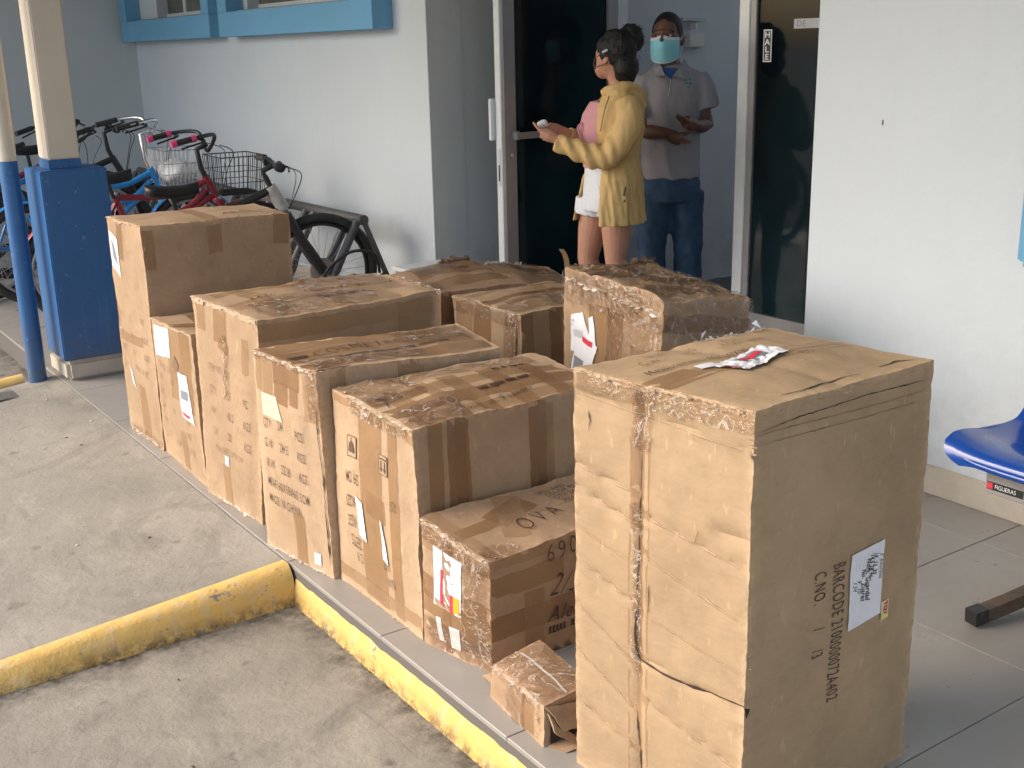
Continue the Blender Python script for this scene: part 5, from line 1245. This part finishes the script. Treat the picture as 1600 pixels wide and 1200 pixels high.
for k in range(90):
    a = rnd.uniform(0, 6.28); e = rnd.uniform(-.6, 1.4); d = (FD * (-.4 + .6 * math.cos(a)) + SDv * math.sin(a) * .8 + ZZ * e).normalized()
    c0 = (hc - FD * .03 + ZZ * .03) if k % 3 else W(988, 58); r0 = .085 if k % 3 else .05
    p0 = c0 + d * r0; t_ = d.cross(ZZ).normalized() * rnd.uniform(-.04, .04); tube(bm, smoothpts([p0, p0 + d * rnd.uniform(.012, .022) + t_ * .5, p0 + d * rnd.uniform(.008, .034) + t_ - ZZ * rnd.uniform(0, .02)], 3), .0009, 3)
tag(fin('loose_hair', bm, M_HAIR, hr), kind='stuff')
tubeo('hair_clip', [W(941, 82, -.08), W(949, 78, -.085)], .006, M_BAG, hr, 8)
# mask + strap
bm = bmesh.new(); pr = None
for i in range(13):
    a = -.80 + 1.6 * i / 12; cur = []
    for j in range(7):
        t = j / 6; z = .012 - .095 * t; rad_f = .112 - .030 * abs(t - .45); rad_s = .080 - .02 * t
        cur.append(bm.verts.new(hc + FD * (math.cos(a) * rad_f) + SDv * (math.sin(a) * rad_s) + ZZ * (z * (1 - .45 * abs(a) / 1.25) - .012)))
    if pr:
        for j in range(6): bm.faces.new((pr[j], pr[j + 1], cur[j + 1], cur[j]))
    pr = cur
mk = fin('face_mask', bm, M_MASKK, wo, True)
for sg in (-1, 1):
    e = hc + SDv * sg * .080 - ZZ * .0 - FD * .012; m0 = hc + FD * .045 + SDv * sg * .078
    tubeo('mask_strap', smoothpts([m0 + ZZ * -.0, e + ZZ * .030, e - FD * .012, e - ZZ * .03, m0 - ZZ * .048], 4), .0022, M_MASKK, mk, 6)
# pink top
bm = bmesh.new()
ringloft(bm, [(W(950, 158), .09, .11), (W(946, 178), .118, .125), (W(942, 205), .125, .125), (W(944, 235), .110, .115), (W(947, 262), .115, .125)])
pt = remeshed('pink_top', bm, M_PTOP, wo, .008, 2, lambda p, n: p + n * .006 * noise.noise((p.x * 20, p.y * 20, p.z * 9)))
tubeo('top_tie', smoothpts([W(909, 192, -.05), W(903, 200, -.06), W(907, 214, -.06), W(905, 224, -.06)], 4), .006, M_PTOP, pt, 6)
# shorts
bm = bmesh.new()
ringloft(bm, [(W(950, 255), .118, .150), (W(952, 275), .128, .165), (W(952, 300), .136, .178), (W(952, 318), .135, .178), (W(951, 326), .13, .172)])
for a_, c_ in ((W(966, 310, -.078), W(966, 337, -.078)), (W(932, 310, .075), W(929, 334, .08))): tube(bm, [a_, c_], [.108, .108], 20)
remeshed('shorts', bm, M_SHORT, wo, .008, 1)
# jacket: open shell from arcs
def shell(bm, rings, a0, a1, seg=40, th=.012, pleat=None):
    O, I = [], []
    for ri, (c, ra, rb) in enumerate(rings):
        ro, rin = [], []
        for k in range(seg + 1):
            a = a0[ri] + (a1[ri] - a0[ri]) * k / seg
            e = 1 + (pleat(ri, a) if pleat else 0)
            d = US * (-math.cos(a)) * ra - HD * math.sin(a) * rb
            ro.append(bm.verts.new(c + d * e)); rin.append(bm.verts.new(c + d * (e - th / max(ra, rb))))
        O.append(ro); I.append(rin)
    n = len(rings)
    for i in range(n - 1):
        for k in range(seg):
            bm.faces.new((O[i][k], O[i][k + 1], O[i + 1][k + 1], O[i + 1][k])); bm.faces.new((I[i][k], I[i + 1][k], I[i + 1][k + 1], I[i][k + 1]))
        for k in (0, seg): bm.faces.new((O[i][k], O[i + 1][k], I[i + 1][k], I[i][k]))
    for i in (0, n - 1):
        for k in range(seg): bm.faces.new((O[i][k], O[i][k + 1], I[i][k + 1], I[i][k]))
bm = bmesh.new(); D_ = math.pi / 180
rings = [(W(967, 140), .068, .085), (W(966, 152), .105, .145), (W(965, 165), .130, .180), (W(963, 200), .146, .195), (W(962, 232), .128, .160), (W(962, 247), .122, .150), (W(957, 275), .155, .190), (W(954, 310), .172, .205), (W(952, 346), .188, .215)]
a0 = [x * D_ for x in (26, 28, 32, 36, 40, 44, 58, 64, 68)]; a1 = [x * D_ for x in (320, 322, 326, 330, 335, 338, 340, 344, 348)]
shell(bm, rings, a0, a1, 48, .011, lambda ri, a: (.03 * math.sin(a * 17) + .02 * math.sin(a * 29 + 1)) * (ri - 4) / 4 if ri > 4 else 0)
# sleeves
tube(bm, smoothpts([W(978, 160, -.12), W(984, 190, -.175), W(962, 232, -.20), W(938, 246, -.195), W(900, 234, -.165), W(869, 223, -.135)], 4), [.066, .070, .072, .072, .070, .069, .068, .067, .066, .066, .066, .064, .062, .060, .056, .054, .050, .048, .046, .045, .045], 20)
tube(bm, smoothpts([W(950, 162, .12), W(938, 195, .17), W(925, 225, .17), W(905, 222, .12), W(886, 212, .07)], 4), [.060] * 9 + [.052] * 4 + [.046] * 4, 16)
# hood gathered behind neck
ellipsoid(bm, W(984, 147, .01), .085, .110, .052, (US - ZZ * .55).normalized(), HD, (ZZ + US * .55).normalized(), 22, 14)
tube(bm, smoothpts([W(943, 146, -.06), W(958, 138, -.10), W(980, 134, -.10), W(998, 142, -.04), W(1004, 155, .02)], 5), .024, 12)
tube(bm, smoothpts([W(950, 152, -.10), W(972, 148, -.125), W(992, 156, -.09), W(1006, 165, -.02)], 5), .022, 12)
def jf(p, n):
    u = p.dot(US); z = p.z
    f = .005 * noise.noise((u * 16, p.dot(HD) * 14, z * 6)) + .0035 * noise.noise((u * 40, p.dot(HD) * 30, z * 12 + 5))
    s_ = max(0, 1 - abs((p - W(915, 238, -.17)).length) / .22)
    f += .010 * s_ * math.sin(u * 95 + z * 40)
    return p + n * f
jk = remeshed('jacket', bm, M_JACKET, wo, .0065, 2, jf)
for (a_, c_) in ((W(977, 292, -.21), W(974, 306, -.215)), (W(976, 312, -.215), W(975, 316, -.216))): tubeo('pocket_toggle', [a_, c_], .006, M_BLK, jk, 6)
tubeo('drawstring', smoothpts([W(952, 150, -.16), W(944, 175, -.17), W(938, 205, -.17)], 4), .004, M_TAPE2, jk, 6)
hp = bmesh.new(); ellipsoid(hp, W(848, 193, -.06), .030, .014, .016, US, HD, ZZ, 12, 8, lambda q, p: q + noise.noise_vector(q * 50) * .008)
tag(fin('tissue', hp, M_BAG, None, True), 'small crumpled white tissue held in the hands of the woman', 'tissue')

# ---- man
mn = empty('person', 'man in a grey polo shirt and blue jeans wearing a light blue face mask', 'person')
DM = 6.42
def Mn(px, py, dd=0.0): return A(px, py, DM + dd)
FD = (-HD * .93 - US * .36).normalized(); SDv = FD.cross(ZZ); hc = Mn(1042, 60)
bm = bmesh.new()
ellipsoid(bm, hc, .098, .078, .125, FD, SDv, ZZ, 26, 18, headfn)
ellipsoid(bm, hc + FD * .040 - ZZ * .065, .052, .056, .055, FD, SDv, ZZ, 16, 10)
tube(bm, [hc + FD * .090 + ZZ * .025, hc + FD * .112 - ZZ * .01, hc + FD * .095 - ZZ * .022], [.010, .015, .014], 8)
tube(bm, [hc + FD * .085 + ZZ * .030 - SDv * .045, hc + FD * .096 + ZZ * .034, hc + FD * .085 + ZZ * .030 + SDv * .045], .010, 8)
for sg in (-1, 1): ellipsoid(bm, hc + SDv * sg * .082 - ZZ * .008 - FD * .01, .018, .010, .034, FD, SDv, ZZ, 12, 8)
tube(bm, [hc - FD * .015 - ZZ * .06, Mn(1044, 95), Mn(1046, 112)], [.058, .060, .072], 16)
ringloft(bm, [(Mn(1048, 108), .08, .06), (Mn(1048, 120), .17, .09), (Mn(1048, 150), .165, .105), (Mn(1048, 200), .145, .10), (Mn(1048, 250), .145, .105), (Mn(1047, 275), .15, .11)])
for hx, kx in ((1027, 1022), (1070, 1073)):
    hp_ = Mn(hx, 285); k_ = Mn(kx, 385, -.02); an = ground_of(k_, 0, 0, .08); tube(bm, [hp_, k_, k_.lerp(an, .4), an, an - ZZ * .04], [.085, .058, .056, .04, .04], 14)
# viewer-left arm (his right) and viewer-right arm
s1 = Mn(1008, 128); e1 = Mn(998, 205, -.05); w1 = Mn(1042, 208, -.20)
tube(bm, [s1, s1.lerp(e1, .5), e1, e1.lerp(w1, .4), w1], [.052, .046, .042, .040, .028], 14); hand(bm, w1, Mn(1062, 219, -.27) - w1, ZZ * .7 - US * .2 + HD * .2, .18, .2, thumb=1)
s2_ = Mn(1088, 128); e2_ = Mn(1103, 196, -.02); w2 = Mn(1088, 196, -.19)
tube(bm, [s2_, s2_.lerp(e2_, .5), e2_, e2_.lerp(w2, .4), w2], [.052, .046, .042, .040, .029], 14); hand(bm, w2, Mn(1066, 188, -.27) - w2, ZZ * .7, .18, .3, thumb=-1)
remeshed('body', bm, M_SKIND, mn, .0055, 2)
bm = bmesh.new(); ellipsoid(bm, hc - FD * .012 + ZZ * .028, .096, .083, .108, FD, SDv, ZZ, 26, 18, lambda q, p: q + noise.noise_vector(q * 60) * .002)
for v in list(bm.verts):
    l = v.co - hc
    if l.dot(FD) > .045 and l.z < .075: v.co -= FD * (l.dot(FD) - .045)
    if l.z < -.03: v.co.z = hc.z - .03
fin('hair', bm, M_HAIR, mn, True)
for sg in (-1, 1):
    bm = bmesh.new(); c_ = hc + FD * .083 + SDv * sg * .033 + ZZ * .014; ellipsoid(bm, c_ + FD * .002, .010, .0125, .0062, FD, SDv, ZZ, 12, 8); ey = fin('eye', bm, M_EYEW, mn, True)
    bm = bmesh.new(); ellipsoid(bm, c_ + FD * .0095 + SDv * .003, .004, .006, .006, FD, SDv, ZZ, 10, 6); fin('iris', bm, M_EYEK, ey, True)
    tubeo('eyebrow', [hc + FD * .092 + SDv * sg * .015 + ZZ * .034, hc + FD * .088 + SDv * sg * .035 + ZZ * .038, hc + FD * .074 + SDv * sg * .054 + ZZ * .032], .0045, M_HAIR, mn, 6)
def maskgrid(t0, t1, off, m, name, parent):
    bm = bmesh.new(); pr = None
    for i in range(19):
        a = -1.15 + 2.3 * i / 18; cur = []
        for j in range(9):
            t = t0 + (t1 - t0) * j / 8; top = .002 + .012 * math.exp(-(a * 3) ** 2); bot = -.128 + .030 * (abs(a) / 1.15) ** 2
            z = top + (bot - top) * t; bell = math.sin(math.pi * min(1, t * .9 + .12))
            rf = .094 + .030 * bell * math.exp(-(a * 1.1) ** 2) + off + .0025 * math.sin(t * 16); rs = .082 + .004 * bell + off
            cur.append(bm.verts.new(hc + FD * (math.cos(a) * rf) + SDv * (math.sin(a) * rs) + ZZ * z))
        if pr:
            for j in range(8): bm.faces.new((pr[j], pr[j + 1], cur[j + 1], cur[j]))
        pr = cur
    return fin(name, bm, m, parent, True)
mk = maskgrid(0, 1, 0, M_MASKB, 'face_mask', mn); maskgrid(-.02, .10, .0015, M_MASKW, 'mask_border', mk); maskgrid(.95, 1.0, .0015, M_MASKW, 'mask_border', mk)
for sg in (-1, 1):
    e = hc + SDv * sg * .088 - FD * .014
    for z in (-.01, -.085): tubeo('ear_loop', [hc + FD * .036 + SDv * sg * .081 + ZZ * z, e + ZZ * (.018 if z > -.05 else -.03)], .002, M_MASKW, mk, 6)
# polo
bm = bmesh.new()
ringloft(bm, [(Mn(1047, 100), .072, .070), (Mn(1048, 107), .105, .085), (Mn(1049, 116), .160, .105), (Mn(1049, 130), .186, .120), (Mn(1048, 160), .178, .128), (Mn(1048, 200), .158, .125), (Mn(1047, 240), .154, .128), (Mn(1047, 277), .160, .134)], 36)
tube(bm, smoothpts([Mn(1010, 124), Mn(1002, 150, -.02), Mn(996, 182, -.04)], 4), [.070, .072, .073, .073, .073, .072, .070, .070, .070], 18)
tube(bm, smoothpts([Mn(1086, 122), Mn(1097, 145, -.01), Mn(1104, 170, -.02)], 4), [.068, .071, .074, .075, .075, .074, .074, .072, .072], 18)
def pf(p, n):
    u = p.dot(US); z = p.z; d = p.dot(HD)
    return p + n * (.009 * noise.noise((u * 11 + z * 3, d * 9, z * 3.5)) + .005 * noise.noise((u * 26 + z * 7, d * 18, z * 8)) + .004 * math.sin(u * 60 + z * 14 + 3 * noise.noise((u * 5, d * 4, z * 4))) * max(0, min(1, (1.35 - z) / .3)))
ps = remeshed('polo_shirt', bm, M_POLO, mn, .008, 2, pf)
# collar, placket, undershirt, logo
for sg in (-1, 1):
    bm = bmesh.new(); P_ = [Mn(1048 + sg * 21, 92, .0), Mn(1048 + sg * 14, 106, -.105), Mn(1048 + sg * 6 - 3, 118, -.128), Mn(1048 + sg * 24 - 2, 121 if sg < 0 else 123, -.122), Mn(1048 + sg * 30, 106, -.03)]
    bm.faces.new([bm.verts.new(p) for p in P_]); r_ = bmesh.ops.extrude_face_region(bm, geom=bm.faces[:])
    for v in r_['geom']:
        if isinstance(v, bmesh.types.BMVert): v.co += HD * .006
    fin('shirt_collar', bm, M_POLO, ps)
bm = bmesh.new(); bm.faces.new([bm.verts.new(p) for p in (Mn(1036, 106, -.112), Mn(1056, 106, -.112), Mn(1048, 124, -.130))]); r_ = bmesh.ops.extrude_face_region(bm, geom=bm.faces[:])
for v in r_['geom']:
    if isinstance(v, bmesh.types.BMVert): v.co += HD * .03
fin('undershirt', bm, M_UND, mn)
bm = bmesh.new(); tube(bm, [Mn(1048, 123, -.128), Mn(1047, 140, -.134), Mn(1045, 150, -.136)], .003, 6); fin('shirt_placket', bm, M_EYEK, ps)
for (x, y, w_, h_) in ((1071, 125, 5, 2.5), (1078, 124, 4, 2.5), (1073, 130, 6, 2), (1079, 131, 3, 4), (1076, 136, 4, 2)):
    bm = bmesh.new(); bm.faces.new([bm.verts.new(Mn(x + dx * w_ / 2, y + dy * h_ / 2, -.138)) for dx, dy in ((-1, -1), (1, -1), (1, 1), (-1, 1))]); fin('chest_logo', bm, M_TEAL, ps, recalc=False)
# jeans
bm = bmesh.new()
ringloft(bm, [(Mn(1047, 268), .148, .120), (Mn(1047, 285), .160, .135), (Mn(1047, 312), .162, .135)], 32)
for hx, kx in ((1023, 1018), (1070, 1074)):
    hp_ = Mn(hx, 300); k_ = Mn(kx, 385, -.02); an = ground_of(k_, 0, 0, .05); tube(bm, [hp_, hp_.lerp(k_, .5), k_, k_.lerp(an, .5), an], [.102, .096, .082, .078, .082], 20)
remeshed('jeans', bm, M_JEAN, mn, .009, 2, lambda p, n: p + n * (.010 * noise.noise((p.x * 12, p.y * 12, p.z * 9)) + .006 * noise.noise((p.x * 25, p.y * 25, p.z * 22))))
for kx in (1020, 1073):
    k_ = Mn(kx, 385, -.02); ft = ground_of(k_, 0, 0, .045); bm = bmesh.new(); tube(bm, [ft + HD * .05, ft - HD * .05, ft - HD * .15 - ZZ * .008, ft - HD * .19 - ZZ * .012], [.045, .048, .042, .025], 14); fin('shoe', bm, M_BLK, mn, True)
